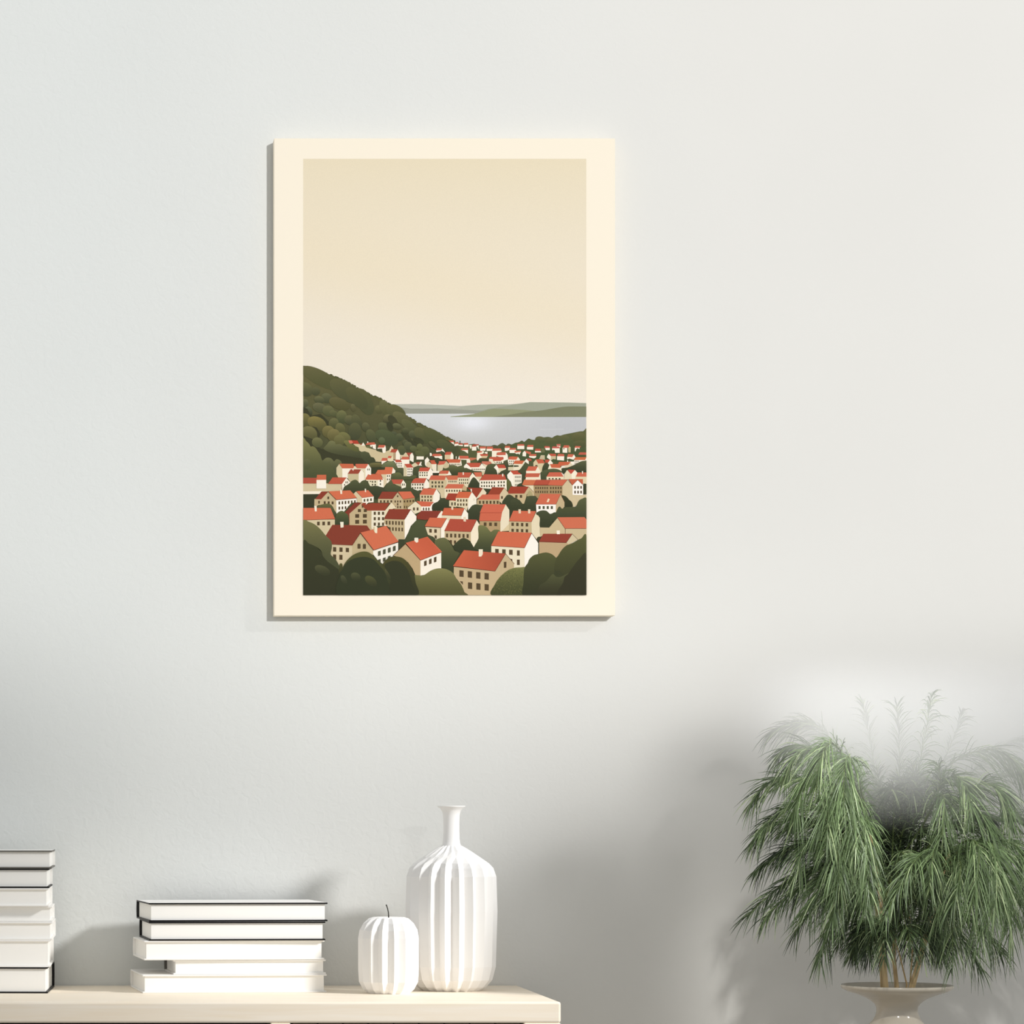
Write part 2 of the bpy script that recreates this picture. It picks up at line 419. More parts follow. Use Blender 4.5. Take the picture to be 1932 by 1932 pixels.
u3 P f0dfba 108,1312 542,1308 522,1392 400,1445 200,1445 140,1565 108,1505
u3 P c9ab7b 578,1213 652,1290 642,1375 520,1355 538,1308
u3 P d76c4c 188,1203 584,1208 542,1313 112,1313
u3 W k 148,1343 492,1343 492,1392 148,1392 6 1
u3 P 41442f 1055,1308 1235,1318 1165,1425 1115,1450
u3 P ecdab6 1043,1306 1128,1410 1112,1452 1000,1502 888,1565 886,1530
u3 P a2452f 655,1288 1045,1303 890,1535 858,1502 780,1392
u3 P dcc59c 1558,1292 1664,1420 1600,1502 1520,1622 1510,1690 1428,1602 1443,1458
u3 P a2472f 1268,1278 1563,1288 1445,1463 1155,1463
u3 S 6b3a28 7 1563,1290 1664,1420
u3 P c3aa7d 900,1575 1445,1575 1445,1705 1200,1705 1040,1725 888,1725
u3 P d86b4c 1028,1458 1452,1458 1445,1580 915,1580
u3 W w2 945,1612 1422,1612 1422,1684 945,1684 6 1
u3 W w2 1483,1498 1527,1498 1527,1562 1483,1562 1 1
u3 P e0cda4 223,1605 390,1600 392,1765 223,1745
u3 P a9442f 198,1428 430,1433 380,1614 135,1572
u3 P e6d5ae 382,1542 692,1538 684,1745 640,1870 560,1775 382,1745
u3 P fbefd8 770,1392 884,1540 884,1695 780,1722 678,1850 690,1538
u3 P d8673f 452,1388 775,1396 696,1544 376,1544
u3 P w 738,1320 772,1322 772,1392 750,1388
u3 W w2 418,1572 662,1572 662,1733 418,1733 4 2
u3 W k 273,1648 382,1648 382,1724 273,1724 2 1
u3 S b9a880 8 825,1550 825,1615
u3 B 4d5239 3e422f 655,1932 740,1770 840,1700 950,1708 1050,1730 1010,1850 990,2100 640,2100
u3 B 494e36 3e422e 1505,1680 1580,1530 1660,1462 1740,1480 1810,1535 1870,1550 1980,1660 2060,1700 2120,1520 2250,1490 2350,1530 2380,1800 2300,1950 1700,2080 1650,1830
u1 P fdf1dc 968,818 1232,818 1245,798 1282,758 1335,820 1480,850 1500,1182 1400,1172 1100,1062 968,1042
u1 P d8c79c 900,715 972,818 978,1040 880,1045 833,960 833,808
u1 P ead9b4 1282,758 1335,820 1535,823 1545,1060 1500,1182 1490,900 1430,850 1220,832
u1 P fdf3e0 1605,718 1674,820 1674,985 1600,965 1540,1064 1533,818
u1 P d36a45 905,708 1235,713 1265,772 1242,822 970,822
u1 P d4694a 1290,728 1310,713 1608,713 1542,820 1330,820
u1 W k 1583,826 1642,826 1642,872 1583,872 2 1
u1 P cdbc90 1112,952 1374,952 1374,1145 1280,1105 1180,1175 1108,1065
u1 P fdf0d8 1432,852 1500,930 1505,1135 1390,1180 1372,1135 1372,948
u1 P a44a35 1178,843 1436,847 1368,954 1106,954
u1 P w 1218,825 1250,825 1245,882 1225,872
u1 P d9c69c 20,1186 600,1186 965,1195 965,1365 640,1380 20,1385
u1 P b9523c 20,1050 352,1053 352,1188 20,1188
u1 P fff3e0 348,1100 584,1100 584,1312 348,1312
u1 P d46a45 362,978 584,978 584,1100 346,1104
u1 P fdf0d8 1075,1052 1175,1165 1060,1245 1010,1345 980,1375 962,1198
u1 P c65a3e 738,1042 1078,1044 968,1198 626,1198
u1 W k 1055,1136 1113,1136 1113,1187 1055,1187 2 1
u1 W k 1018,1203 1042,1203 1042,1243 1018,1243 1 1
u1 S 6b4a34 7 1075,1050 1178,1168
u1 P fbeed6 20,1380 490,1373 420,1443 20,1448
u1 P 40422f 20,1450 420,1443 310,1562 305,1750 240,1800 20,1800
u1 B 5d6140 3f432f 990,1390 1030,1260 1130,1210 1200,1130 1290,1098 1350,1130 1395,1180 1450,1130 1530,1112 1620,1200 1660,1260 1830,1275 1900,1350 1870,1520 1740,1490 1620,1360 1330,1380 1240,1450 1150,1370
u1 P cdb68a 635,1390 834,1586 842,1910 760,1810 600,1700 400,1710 295,1770 298,1566 460,1571
u1 P fff6e6 830,1586 1345,1540 1345,1645 1200,1655 1000,1890 836,1940
u1 P 933f2f 468,1383 635,1385 462,1574 316,1568
u1 P dc7049 638,1380 1165,1357 1338,1538 832,1584
u1 S 5c2c20 7 634,1388 832,1586 1338,1542
u1 P f8ead0 918,1340 967,1348 972,1445 930,1445
u1 W w2 885,1625 1300,1595 1300,1665 885,1700 6 1
u1 W w2 885,1752 1150,1735 1150,1800 885,1825 4 1
u1 W w2 392,1608 430,1608 430,1678 392,1678 1 1
u1 W w2 525,1618 765,1625 765,1695 525,1685 3 1
u1 W w2 617,1508 655,1508 655,1565 617,1565 1 1
u1 P dcc79e 1310,1382 1458,1535 1462,1655 1420,1655 1340,1645 1328,1540 1248,1440
u1 P fdf3de 1458,1536 1738,1506 1733,1645 1600,1655 1550,1705 1458,1645
u1 P dd6f4c 1315,1378 1605,1352 1740,1502 1460,1538
u1 P f8ead0 1518,1318 1553,1318 1550,1405 1525,1392
u1 W k 1493,1570 1692,1550 1692,1615 1493,1635 3 1
u1 S 5c2c20 7 1312,1382 1460,1538 1738,1504
u1 B 6d6b40 4c5138 380,1800 420,1720 540,1685 650,1680 730,1730 790,1840 850,1950 770,2010 690,1800
# ---- lower panels
l1 P 8b3f30 1140,-130 1320,-130 1030,110 1030,360 900,345 905,100
l1 P c9b184 1290,-128 1330,-128 1511,44 1525,200 1530,455 1440,465 1400,372 1028,358 1025,108
l2 P f0e3c6 10,42 300,42 285,200 345,372 130,372 20,455 5,400
l2 P f0ddb6 300,45 440,-135 545,-20 420,20 390,10 285,200
u2 P a0472f -118,1665 -130,1700 0,1665 448,1668 335,1845 0,1848 -105,1850 -240,1710 -190,1655
l1 W w2 1208,8 1402,8 1402,72 1208,72 2 1
l1 W w2 1150,118 1402,114 1402,196 1150,197 2 1
l1 W w2 1150,244 1402,238 1402,320 1150,327 2 1
u1 W w2 1448,1728 1487,1728 1487,1778 1448,1778 1 1
l2 W w2 56,66 282,66 282,368 56,368 3 3
l1 B 64683f 434933 700,360 708,230 745,120 800,62 870,46 920,80 1000,150 1010,340 900,370
l1 P d9c79d 20,250 708,232 708,345 510,590 400,460 250,330 20,275
l1 P db704b 20,-18 614,-18 714,222 20,248
l1 S 5c2c20 9 20,250 712,224
l1 P f8ead0 260,-62 314,-62 317,58 275,58
l1 W w2 323,282 607,278 607,357 323,362 3 1
l2 P 464a34 560,700 620,655 735,655 900,690 760,740 590,910 540,760
l2 B 585d3d 434832 730,680 800,520 860,370 980,250 1080,225 1200,245 1200,380 1245,550 1330,590 1400,700 1440,800 1530,930 1520,1310 1900,1310 1650,700 1650,1310 1000,1000 740,750
l2 P c9b185 283,218 728,228 728,665 600,662 580,710 440,505 390,405 340,372 283,310
l2 P fff3e2 858,20 983,160 978,252 862,372 802,522 730,660 725,230
l2 P 94412f 398,8 862,12 728,233 282,217
l2 S 5c2c20 7 282,220 728,233 860,16 983,160
l2 W w2 318,260 692,275 692,357 318,342 6 1
l2 W w2 388,398 692,413 692,492 388,474 5 1
l2 P 903f30 1088,43 1545,48 1435,203 1235,235 1185,245 1000,225 985,152
l3 P fbeed6 30,50 60,60 40,150 30,210 -70,205 -30,130
l3 P e8d8b4 38,138 462,148 472,235 200,272 30,210
l3 P fdf3e0 530,-5 608,100 608,235 470,230 458,148
l3 P d4653f 88,-18 530,-12 465,154 36,138
l3 P ecd2b0 240,-42 287,-42 287,22 250,22
l3 S 6b3a28 7 36,140 463,153 530,-8 608,98
l2 P e4d1ab 1178,393 1528,408 1522,645 1430,695 1350,605 1235,560
l3 P fdf1dc 145,223 194,270 100,462 97,630 18,635 20,405
l2 P d86b47 1268,193 1640,203 1525,408 1163,380
l2 S 5c2c20 7 1163,383 1525,408 1640,206
l2 W w2 1263,436 1427,444 1427,522 1263,516 2 1
l2 W w2 1378,573 1427,578 1427,652 1378,642 1 1
l3 P ccb488 98,485 672,495 682,725 600,665 500,635 400,705 290,810 200,685 98,645
l3 P f8e7c8 795,248 864,360 832,385 832,645 740,850 668,725 668,495
l3 P b9503a 218,218 797,238 670,500 92,478
l3 S 6b2f22 7 92,480 670,500 797,240
l3 P ecd2b2 508,178 562,178 562,282 508,272
l3 W w2 128,538 622,552 622,634 128,622 6 1
l3 W w2 213,678 347,690 347,762 213,750 2 1
l3 P b89a6c 858,265 1314,268 1314,490 1100,505 1000,405 858,365
l3 P f0dfbe 1425,-92 1503,30 1503,325 1342,490 1310,500 1310,265 1345,80
l3 P e0c99c 1503,320 1503,480 1340,490
l3 P d9694b 943,-102 1425,-94 1343,84 862,84
l3 P d6694a 872,90 1343,90 1314,265 846,265
l3 S a23f2d 7 866,86 1343,86
l3 S 7a3526 7 846,266 1314,268
l3 W w2 948,298 1237,303 1237,378 948,372 3 1
u4 B 53573c 3f432e -90,1620 0,1560 100,1580 200,1680 250,1690 300,1530 400,1488 500,1510 575,1560 575,1710 530,1900 0,1870 -90,1800
l4 P cdb78a -115,268 374,282 380,530 -115,520
l4 P ecdbb6 478,70 553,190 558,610 490,670 380,540 372,282
l4 P d86b49 -22,43 470,53 374,285 -117,268
l4 S 6b3a28 7 -117,270 374,285 472,70 552,190
l4 P ecd2b0 88,13 142,13 142,102 95,102
l4 P ecd2b0 298,13 348,13 348,102 300,102
l4 W w2 -62,300 300,313 300,388 -62,373 4 1
l4 W w2 -62,434 300,446 300,515 -62,500 4 1
u4 B 46492f 3c3f2b 1145,1485 1250,1500 1330,1580 1400,1650 1412,1770 1210,1790 1200,1640
u4 P fff6ea 528,1695 1008,1695 1014,1895 870,1930 700,1870 538,1890
u4 P cbb286 1122,1452 1219,1640 1219,1755 1160,1810 1008,1900 1008,1693
u4 P d86c4c 638,1438 1126,1447 1014,1695 516,1695
u4 S 7a3526 7 516,1697 1012,1697 1124,1450 1219,1640
u4 P f5dfb9 820,1558 862,1568 832,1642 783,1642
u4 W w3 588,1738 937,1738 937,1812 588,1812 4 1
u4 B 5f6341 444830 1030,1850 1070,1770 1110,1750 1160,1800 1250,1765 1420,1760 1500,1740 1560,1620 1640,1565 1765,1580 1765,2200 1000,2200 1010,1930
l4 B 50553b 3f432e 470,110 560,45 690,43 780,113 860,80 930,75 1000,60 1100,80 1562,60 1570,195 935,200 755,410 560,405 552,190
l4 P d2bb8e 930,195 1098,430 1104,550 700,550 558,612 560,400 752,405
l4 P d0ba8f 1108,432 1570,438 1570,640 1450,645 1375,675 1260,555 1108,550
l4 P d9714f 932,186 1520,182 1570,240 1570,432 1094,432
l4 S 5c3524 8 935,192 1100,432 1570,432
l4 S 5c3524 9 1105,430 1105,550
l4 S 43402c 8 560,402 755,407 935,195
l4 E 4c4831 45442e 545,665 60,60 0
l4 P c3a57a 538,722 1132,738 1250,760 1050,880 920,1085 820,995 680,965 538,990
l4 P d8c49c 1258,550 1380,670 1180,775 1130,738
l4 P 9c4433 628,543 1258,543 1132,738 536,716
l4 S 6b2f25 11 536,716 1132,738
l4 S 4a3a28 7 1130,736 1258,548 1380,672
l4 P fff1da 918,473 987,473 987,552 923,552
l3 B 7d7d4b 434832 826,390 900,358 1000,388 1060,460 1100,502 1180,453 1290,470 1230,560 1110,790 1125,980 820,950 735,860 760,780 832,640
l3 B 494c31 3c402d 285,810 400,690 500,635 600,670 700,780 740,860 840,910 900,1000 500,930 420,970 330,910
l3 P f0e1c0 1112,808 1834,845 1844,1290 1600,1290 1590,1192 1420,985 1112,960
l4 P fff5e6 378,532 523,740 523,995 420,1015 310,1125 270,1265 223,1292 218,845
l3 P d86b47 1263,493 1988,523 1834,850 1106,800
l3 S 6b2f22 9 1106,803 1832,850 1988,528
l4 S 4a3a28 9 378,530 523,745
l4 S 42402c 20 528,735 528,990
l3 W w2 1195,870 1575,893 1575,1005 1195,965 3 1
l4 W w2 57,903 120,903 120,1018 57,1018 1 1
l4 W w2 57,1103 120,1103 120,1222 57,1222 1 1
l3 P 5c4a33 1510,1085 1568,1093 1568,1150
l3 B 6e6e45 41462f -120,700 -40,650 30,632 100,632 170,680 230,760 280,840 320,910 420,960 400,1010 290,1240 300,1420 150,1320 -10,1310 -10,950 -100,800
l3 P c9af84 298,1260 1192,1362 1420,985 1604,1195 1604,1300 1400,1410 1260,1540 1180,1660 1130,1875 530,1875 480,1690 400,1570 298,1440
G4 d0623f b04e36 l3 518,898 1424,972 1192,1358 282,1242
l3 S 5c2c20 9 282,1246 1192,1358 1422,976 1612,1198
l3 P f5e2c4 838,880 927,880 927,985 895,1038 838,1038
l3 W w2 418,1333 1057,1402 1057,1542 418,1472 4 1
l3 W w2 605,1595 1057,1642 1057,1782 605,1735 3 1
l3 P w2 425,1572 495,1578 495,1655
l3 P w2 1382,1155 1440,1150 1438,1280 1384,1285
l1 P d9c59d 635,770 1088,790 1092,1020 1000,1160 890,1280 800,1285 735,1130 610,1000
l1 P cab487 1265,530 1554,902 1545,1000 1350,940 1180,970 1085,1010 1086,788
l2 P fff6e6 48,900 588,733 588,905 480,1020 460,1070 330,1130 260,1200 150,1120 48,990
l1 P 8d4130 655,348 1405,362 1480,468 1266,524 1087,793 635,772 505,590
l1 P db704b 1262,518 1480,465 1820,368 2092,712 1552,898
l1 S 5c2c20 9 1087,792 1265,522 1552,900 2092,716
l1 P f5e9d0 823,286 897,286 897,402 835,412
l2 P ddc79a 38,402 85,385 85,520 60,480
l2 P f8e9c8 82,385 136,392 132,532 82,522
l1 W w2 670,828 1017,850 1017,942 670,928 3 1
l1 W w2 670,988 877,1000 877,1108 670,1100 2 1
l1 W w2 1206,760 1382,766 1382,866 1206,860 2 1
l2 W w3 153,925 532,800 532,905 153,1025 4 1
l2 W w3 153,1105 422,1015 422,1090 153,1190 3 1
l2 P c3a679 745,765 1074,1122 1074,1448 960,1440 900,1300 800,1160 650,1070 480,1015
l2 P fdf0dc 1070,1125 1520,950 1520,1305 1350,1320 1180,1430 1070,1450
l2 P dc6c49 748,742 1222,606 1540,937 1074,1118
ROOFLINES
l2 S 5c2c20 9 478,1015 745,762 1074,1120 1538,940
l2 P f5e9d0 938,638 960,628 1022,632 1022,722 985,738 938,700
l2 W w2 1150,1140 1417,1038 1417,1150 1150,1247 3 1
l2 B 88844f 5a5834 940,1445 1060,1452 1160,1432 1280,1350 1400,1303 1520,1293 1650,1318 1780,1400 1870,1550 1950,1640 2020,1800 2028,1885 1000,1885 960,1600
l1 B 807b4c 4e5138 15,268 150,285 280,345 400,450 500,570 630,710 642,850 620,990 700,1070 770,1170 812,1295 700,1340 480,1100 400,900 200,780 15,770
l1 B 45472f 3b3c2b 15,755 150,758 300,828 410,930 460,1040 560,1150 700,1250 800,1330 840,1420 840,1885 15,1885
l1 E 5f5a2f 4a4a2e 842,1240 36,60 0
l1 P 4a4a2e 790,1300 890,1260 860,1420 800,1400
l1 E 5a5a3c 40422e 440,1335 180,95 25
l1 B 5e5d34 3b3f2c 850,1330 950,1150 1080,1020 1220,950 1340,928 1450,950 1560,1040 1700,1180 1830,1300 1900,1480 1915,1570 1900,1885 800,1885 815,1420
l1 B 3f432e 3b3f2c 850,1350 960,1180 1100,1090 1250,1050 1400,1050 1560,1110 1680,1240 1790,1380 1850,1560 1860,1885 800,1885 815,1420
l1 E 585a3b 3d402d 1160,1475 110,85 28
l1 E 55573c 3d402d 905,1545 55,110 -28
l1 E 5a5b36 3f412d 1490,1570 150,90 38
l2 E 5e5c3a 40422e 365,1420 45,140 -22
l2 B 57532e 3b3d2b 250,1210 340,1090 450,1040 560,1038 680,1070 790,1160 880,1290 930,1400 965,1600 1005,1885 400,1885 425,1500 300,1290
l2 B 3f412d 3b3d2b 290,1250 380,1160 500,1130 640,1160 740,1250 820,1380 870,1550 920,1885 400,1885 425,1500
l3 B 808048 4b4e30 1125,1885 1190,1640 1300,1480 1450,1350 1600,1285 1750,1272 1860,1283 1850,1500 1830,1700 1810,1885
DOTS
l4 P 44462f 870,1110 930,1040 985,985 1300,980 1570,880 1570,1885 300,1885 300,1500
l4 B 5d5e38 3c3e2b 215,1310 290,1180 330,1090 420,1010 520,983 640,953 720,953 820,990 900,1060 925,1095 870,1250 860,1410 750,1510 600,1650 500,1885 190,1885 200,1600
l4 B 626339 3c3d2b 1575,632 1450,648 1380,678 1250,750 1130,798 1040,880 960,1000 900,1120 865,1250 900,1340 1000,1360 1080,1490 1100,1885 1575,1885
l4 B 5a5c3b 3d3c2b 475,1885 500,1790 560,1660 700,1565 830,1420 900,1470 1000,1480 1180,1400 1085,1500 1060,1650 1100,1885
l4 B 44442e 3c3a2b 1060,1600 1090,1480 1180,1400 1260,1280 1400,1100 1575,1000 1575,1885 950,1885
"""
# ------------------------------------------------------------------ measures
S = 1.5023 / 1932.0          # metres per photo pixel on the wall
D = 4.45                     # camera to wall
VX, VY = 160.0, 1545.0       # foot of the camera axis in the photo
ZC = 1.0442                  # camera height
TOP = 0.80                   # sideboard height

def sc(d): return S * (D - d) / D
def P(px, py, d=0.0):
    k = sc(d)
    return Vector(((px - VX) * k, -d, ZC + (VY - py) * k))

# ------------------------------------------------------------------ helpers
def lin(h):
    o = []
    for i in (0, 2, 4):
        c = int(h[i:i+2], 16) / 255.0
        o.append(c / 12.92 if c <= 0.04045 else ((c + 0.055) / 1.055) ** 2.4)
    return tuple(o)
def mat(name, col, rough=0.5, spec=0.3):
    m = bpy.data.materials.new(name); m.use_nodes = True
    b = m.node_tree.nodes['Principled BSDF']
    b.inputs['Base Color'].default_value = (*col, 1)
    b.inputs['Roughness'].default_value = rough
    b.inputs['Specular IOR Level'].default_value = spec
    return m
def link(name, me, parent=None):
    o = bpy.data.objects.new(name, me); C.objects.link(o)
    if parent: o.parent = parent
    return o
def obj(name, bm, mats, parent=None, smooth=False):
    me = bpy.data.meshes.new(name)
    bmesh.ops.recalc_face_normals(bm, faces=bm.faces)
    bm.to_mesh(me); bm.free()
    for m in (mats if isinstance(mats, (list, tuple)) else [mats]): me.materials.append(m)
    if smooth:
        for p in me.polygons: p.use_smooth = True
    return link(name, me, parent)
def tag(o, label, cat, group=None, kind=None):
    o['label'] = label; o['category'] = cat
    if group: o['group'] = group
    if kind: o['kind'] = kind
    return o
def empty(name, loc, rz=0.0):
    o = bpy.data.objects.new(name, None); C.objects.link(o)
    o.empty_display_size = 0.05
    o.location = loc; o.rotation_euler = (0, 0, rz)
    return o
def box(bm, x0, x1, y0, y1, z0, z1, mi=0, bev=0.0, seg=2):
    v = [bm.verts.new((x, y, z)) for x in (x0, x1) for y in (y0, y1) for z in (z0, z1)]
    fs = []
    for q in ((0,1,3,2),(4,6,7,5),(0,4,5,1),(2,3,7,6),(0,2,6,4),(1,5,7,3)):
        f = bm.faces.new([v[i] for i in q]); f.material_index = mi; fs.append(f)
    if bev > 0:
        bmesh.ops.recalc_face_normals(bm, faces=fs)
        es = list({e for f in fs for e in f.edges})
        bmesh.ops.bevel(bm, geom=es, offset=bev, segments=seg, affect='EDGES', profile=0.5)
    return fs
def lathe(bm, prof, n=64, cx=0, cy=0):
    rings = []
    for r, z in prof:
        if r < 1e-6: rings.append([bm.verts.new((cx, cy, z))])
        else: rings.append([bm.verts.new((cx + r*math.cos(2*math.pi*i/n), cy + r*math.sin(2*math.pi*i/n), z)) for i in range(n)])
    for a, b in zip(rings, rings[1:]):
        for i in range(n):
            j = (i + 1) % n
            if len(a) == 1 and len(b) == 1: continue
            if len(a) == 1: bm.faces.new((a[0], b[j], b[i]))
            elif len(b) == 1: bm.faces.new((a[i], a[j], b[0]))
            else: bm.faces.new((a[i], a[j], b[j], b[i]))
def tube(bm, pts, rads, n=10):
    rings = []
    for i, p in enumerate(pts):
        t = (pts[min(i+1, len(pts)-1)] - pts[max(i-1, 0)]).normalized()
        a = t.cross(Vector((0.31, 0.9, 0.2))).normalized(); b = t.cross(a)
        rings.append([bm.verts.new(p + (a*math.cos(2*math.pi*k/n) + b*math.sin(2*math.pi*k/n))*rads[i]) for k in range(n)])
    for r0, r1 in zip(rings, rings[1:]):
        for k in range(n):
            bm.faces.new((r0[k], r0[(k+1) % n], r1[(k+1) % n], r1[k]))
    bm.faces.new(rings[0][::-1]); bm.faces.new(rings[-1])
def quad_bez(a, m, c, n):
    k = m*2 - (a + c)*0.5
    return [a*(1-t)**2 + k*2*t*(1-t) + c*t*t for t in [i/(n-1) for i in range(n)]]

# ------------------------------------------------------------------ materials
def wall_material():
    m = mat('painted_plaster', lin('E4E5E2'), 0.85, 0.15)
    nt = m.node_tree; N = nt.nodes; L = nt.links
    b = N['Principled BSDF']
    tc = N.new('ShaderNodeTexCoord')
    n1 = N.new('ShaderNodeTexNoise'); n1.inputs['Scale'].default_value = 85; n1.inputs['Detail'].default_value = 5
    n1.inputs['Distortion'].default_value = 0.8
    n2 = N.new('ShaderNodeTexNoise'); n2.inputs['Scale'].default_value = 3.0; n2.inputs['Detail'].default_value = 2
    L.new(tc.outputs['Object'], n1.inputs['Vector']); L.new(tc.outputs['Object'], n2.inputs['Vector'])
    # trowelled plaster is rougher towards the left end of the wall
    sx = N.new('ShaderNodeSeparateXYZ'); L.new(tc.outputs['Object'], sx.inputs[0])
    mr = N.new('ShaderNodeMapRange'); mr.inputs['From Min'].default_value = 0.2; mr.inputs['From Max'].default_value = 1.0
    mr.inputs['To Min'].default_value = 0.20; mr.inputs['To Max'].default_value = 0.04
    L.new(sx.outputs['X'], mr.inputs['Value'])
    bu = N.new('ShaderNodeBump'); bu.inputs['Distance'].default_value = 0.004
    L.new(mr.outputs[0], bu.inputs['Strength']); L.new(n1.outputs['Fac'], bu.inputs['Height'])
    L.new(bu.outputs['Normal'], b.inputs['Normal'])
    # the base colour drifts from a cool grey on the left to a warm off-white on the right
    mr2 = N.new('ShaderNodeMapRange'); mr2.inputs['From Min'].default_value = 0.0; mr2.inputs['From Max'].default_value = 0.95
    L.new(sx.outputs['X'], mr2.inputs['Value'])
    mx = N.new('ShaderNodeMix'); mx.data_type = 'RGBA'
    mx.inputs['A'].default_value = (*lin(WALL_L), 1); mx.inputs['B'].default_value = (*lin(WALL_R), 1)
    L.new(mr2.outputs[0], mx.inputs['Factor'])
    mx2 = N.new('ShaderNodeMix'); mx2.data_type = 'RGBA'; mx2.blend_type = 'MULTIPLY'
    mx2.inputs['Factor'].default_value = 1
    cr = N.new('ShaderNodeMapRange'); cr.inputs['To Min'].default_value = 0.97; cr.inputs['To Max'].default_value = 1.03
    L.new(n2.outputs['Fac'], cr.inputs['Value'])
    L.new(mx.outputs['Result'], mx2.inputs['A']); L.new(cr.outputs[0], mx2.inputs['B'])
    L.new(mx2.outputs['Result'], b.inputs['Base Color'])
    return m
def wood_material():
    m = mat('pale_ash_wood', lin('F3E2C8'), 0.55, 0.25)
    nt = m.node_tree; N = nt.nodes; L = nt.links; b = N['Principled BSDF']
    tc = N.new('ShaderNodeTexCoord'); mp = N.new('ShaderNodeMapping')
    mp.inputs['Scale'].default_value = (3.0, 40, 60)
    nz = N.new('ShaderNodeTexNoise'); nz.inputs['Scale'].default_value = 2.2; nz.inputs['Detail'].default_value = 6; nz.inputs['Distortion'].default_value = 0.6
    L.new(tc.outputs['Object'], mp.inputs[0]); L.new(mp.outputs[0], nz.inputs['Vector'])
    r = N.new('ShaderNodeValToRGB')
    r.color_ramp.elements[0].position = 0.3; r.color_ramp.elements[0].color = (*lin(WOOD_A), 1)
    r.color_ramp.elements[1].position = 0.7; r.color_ramp.elements[1].color = (*lin(WOOD_B), 1)
    L.new(nz.outputs['Fac'], r.inputs[0]); L.new(r.outputs[0], b.inputs['Base Color'])
    return m
def page_material():
    m = mat('book_pages', lin('FDFBF6'), 0.8, 0.1)
    nt = m.node_tree; N = nt.nodes; L = nt.links; b = N['Principled BSDF']
    tc = N.new('ShaderNodeTexCoord'); mp = N.new('ShaderNodeMapping'); mp.inputs['Scale'].default_value = (2, 2, 900)
    nz = N.new('ShaderNodeTexNoise'); nz.inputs['Scale'].default_value = 1.0; nz.inputs['Detail'].default_value = 1
    L.new(tc.outputs['Object'], mp.inputs[0]); L.new(mp.outputs[0], nz.inputs['Vector'])
    bu = N.new('ShaderNodeBump'); bu.inputs['Strength'].default_value = 0.08; bu.inputs['Distance'].default_value = 0.001
    L.new(nz.outputs['Fac'], bu.inputs['Height']); L.new(bu.outputs[0], b.inputs['Normal'])
    return m
def attr_material(name, attr, rough, spec, diffuse=False):
    m = bpy.data.materials.new(name); m.use_nodes = True
    nt = m.node_tree; N = nt.nodes; L = nt.links
    a = N.new('ShaderNodeAttribute'); a.attribute_name = attr
    b = N['Principled BSDF']
    if diffuse:
        N.remove(b); b = N.new('ShaderNodeBsdfDiffuse')
        tc = N.new('ShaderNodeTexCoord')
        nz = N.new('ShaderNodeTexNoise'); nz.inputs['Scale'].default_value = 900; nz.inputs['Detail'].default_value = 2
        L.new(tc.outputs['Object'], nz.inputs['Vector'])
        mr = N.new('ShaderNodeMapRange'); mr.inputs['To Min'].default_value = 0.94; mr.inputs['To Max'].default_value = 1.06
        L.new(nz.outputs['Fac'], mr.inputs['Value'])
        mx = N.new('ShaderNodeMix'); mx.data_type = 'RGBA'; mx.blend_type = 'MULTIPLY'; mx.inputs['Factor'].default_value = 1
        L.new(a.outputs['Color'], mx.inputs['A']); L.new(mr.outputs[0], mx.inputs['B'])
        L.new(mx.outputs['Result'], b.inputs['Color'])
        L.new(b.outputs[0], N['Material Output'].inputs['Surface'])
    else:
        L.new(a.outputs['Color'], b.inputs['Base Color'])
        b.inputs['Roughness'].default_value = rough; b.inputs['Specular IOR Level'].default_value = spec
    return m

#TUNE
WALL_L, WALL_R = 'E6E8E5', 'EAE8E3'
WOOD_A, WOOD_B = 'FAEBD4', 'FFF4E3'
#ENDTUNE
M_wall = wall_material(); M_wood = wood_material(); M_page = page_material()
M_cover = mat('white_book_cloth', lin('F6F4F0'), 0.6, 0.25)
M_black = mat('black_book_cloth', lin('0C0B0B'), 0.5, 0.3)
M_grey = mat('grey_board_edge', lin('77756F'), 0.6, 0.2)
M_ceramic = mat('matt_white_ceramic', lin('FBF9F6'), 0.55, 0.3)
M_stem = mat('dark_stem', lin('2B2620'), 0.6, 0.3)
M_glaze = mat('cream_glazed_ceramic', lin('C9C0B0'), 0.12, 0.5)
M_cane = mat('tan_cane', lin('CFB588'), 0.5, 0.3)
M_paper = mat('cream_poster_paper', lin('FFF4E0'), 0.9, 0.0)
M_floor = mat('oak_floor', lin('CCC6BC'), 0.5, 0.3)
M_dark = mat('dark_stained_wood', lin('3E302B'), 0.6, 0.2)
M_slat = mat('greyed_wood_slats', lin('94806F'), 0.6, 0.2)
M_print = attr_material('printed_ink', 'ink', 0.9, 0.0, diffuse=True)
M_leaf = attr_material('palm_leaf', 'tone', 0.42, 0.35)

# ------------------------------------------------------------------ room
bm = bmesh.new(); box(bm, -3.2, 4.2, 0.0, 0.12, 0.0, 3.0)
o = obj('wall_back', bm, M_wall); o['kind'] = 'structure'
bm = bmesh.new(); box(bm, -3.2, 4.2, -5.6, 0.12, -0.06, 0.0)
o = obj('floor', bm, M_floor); o['kind'] = 'structure'

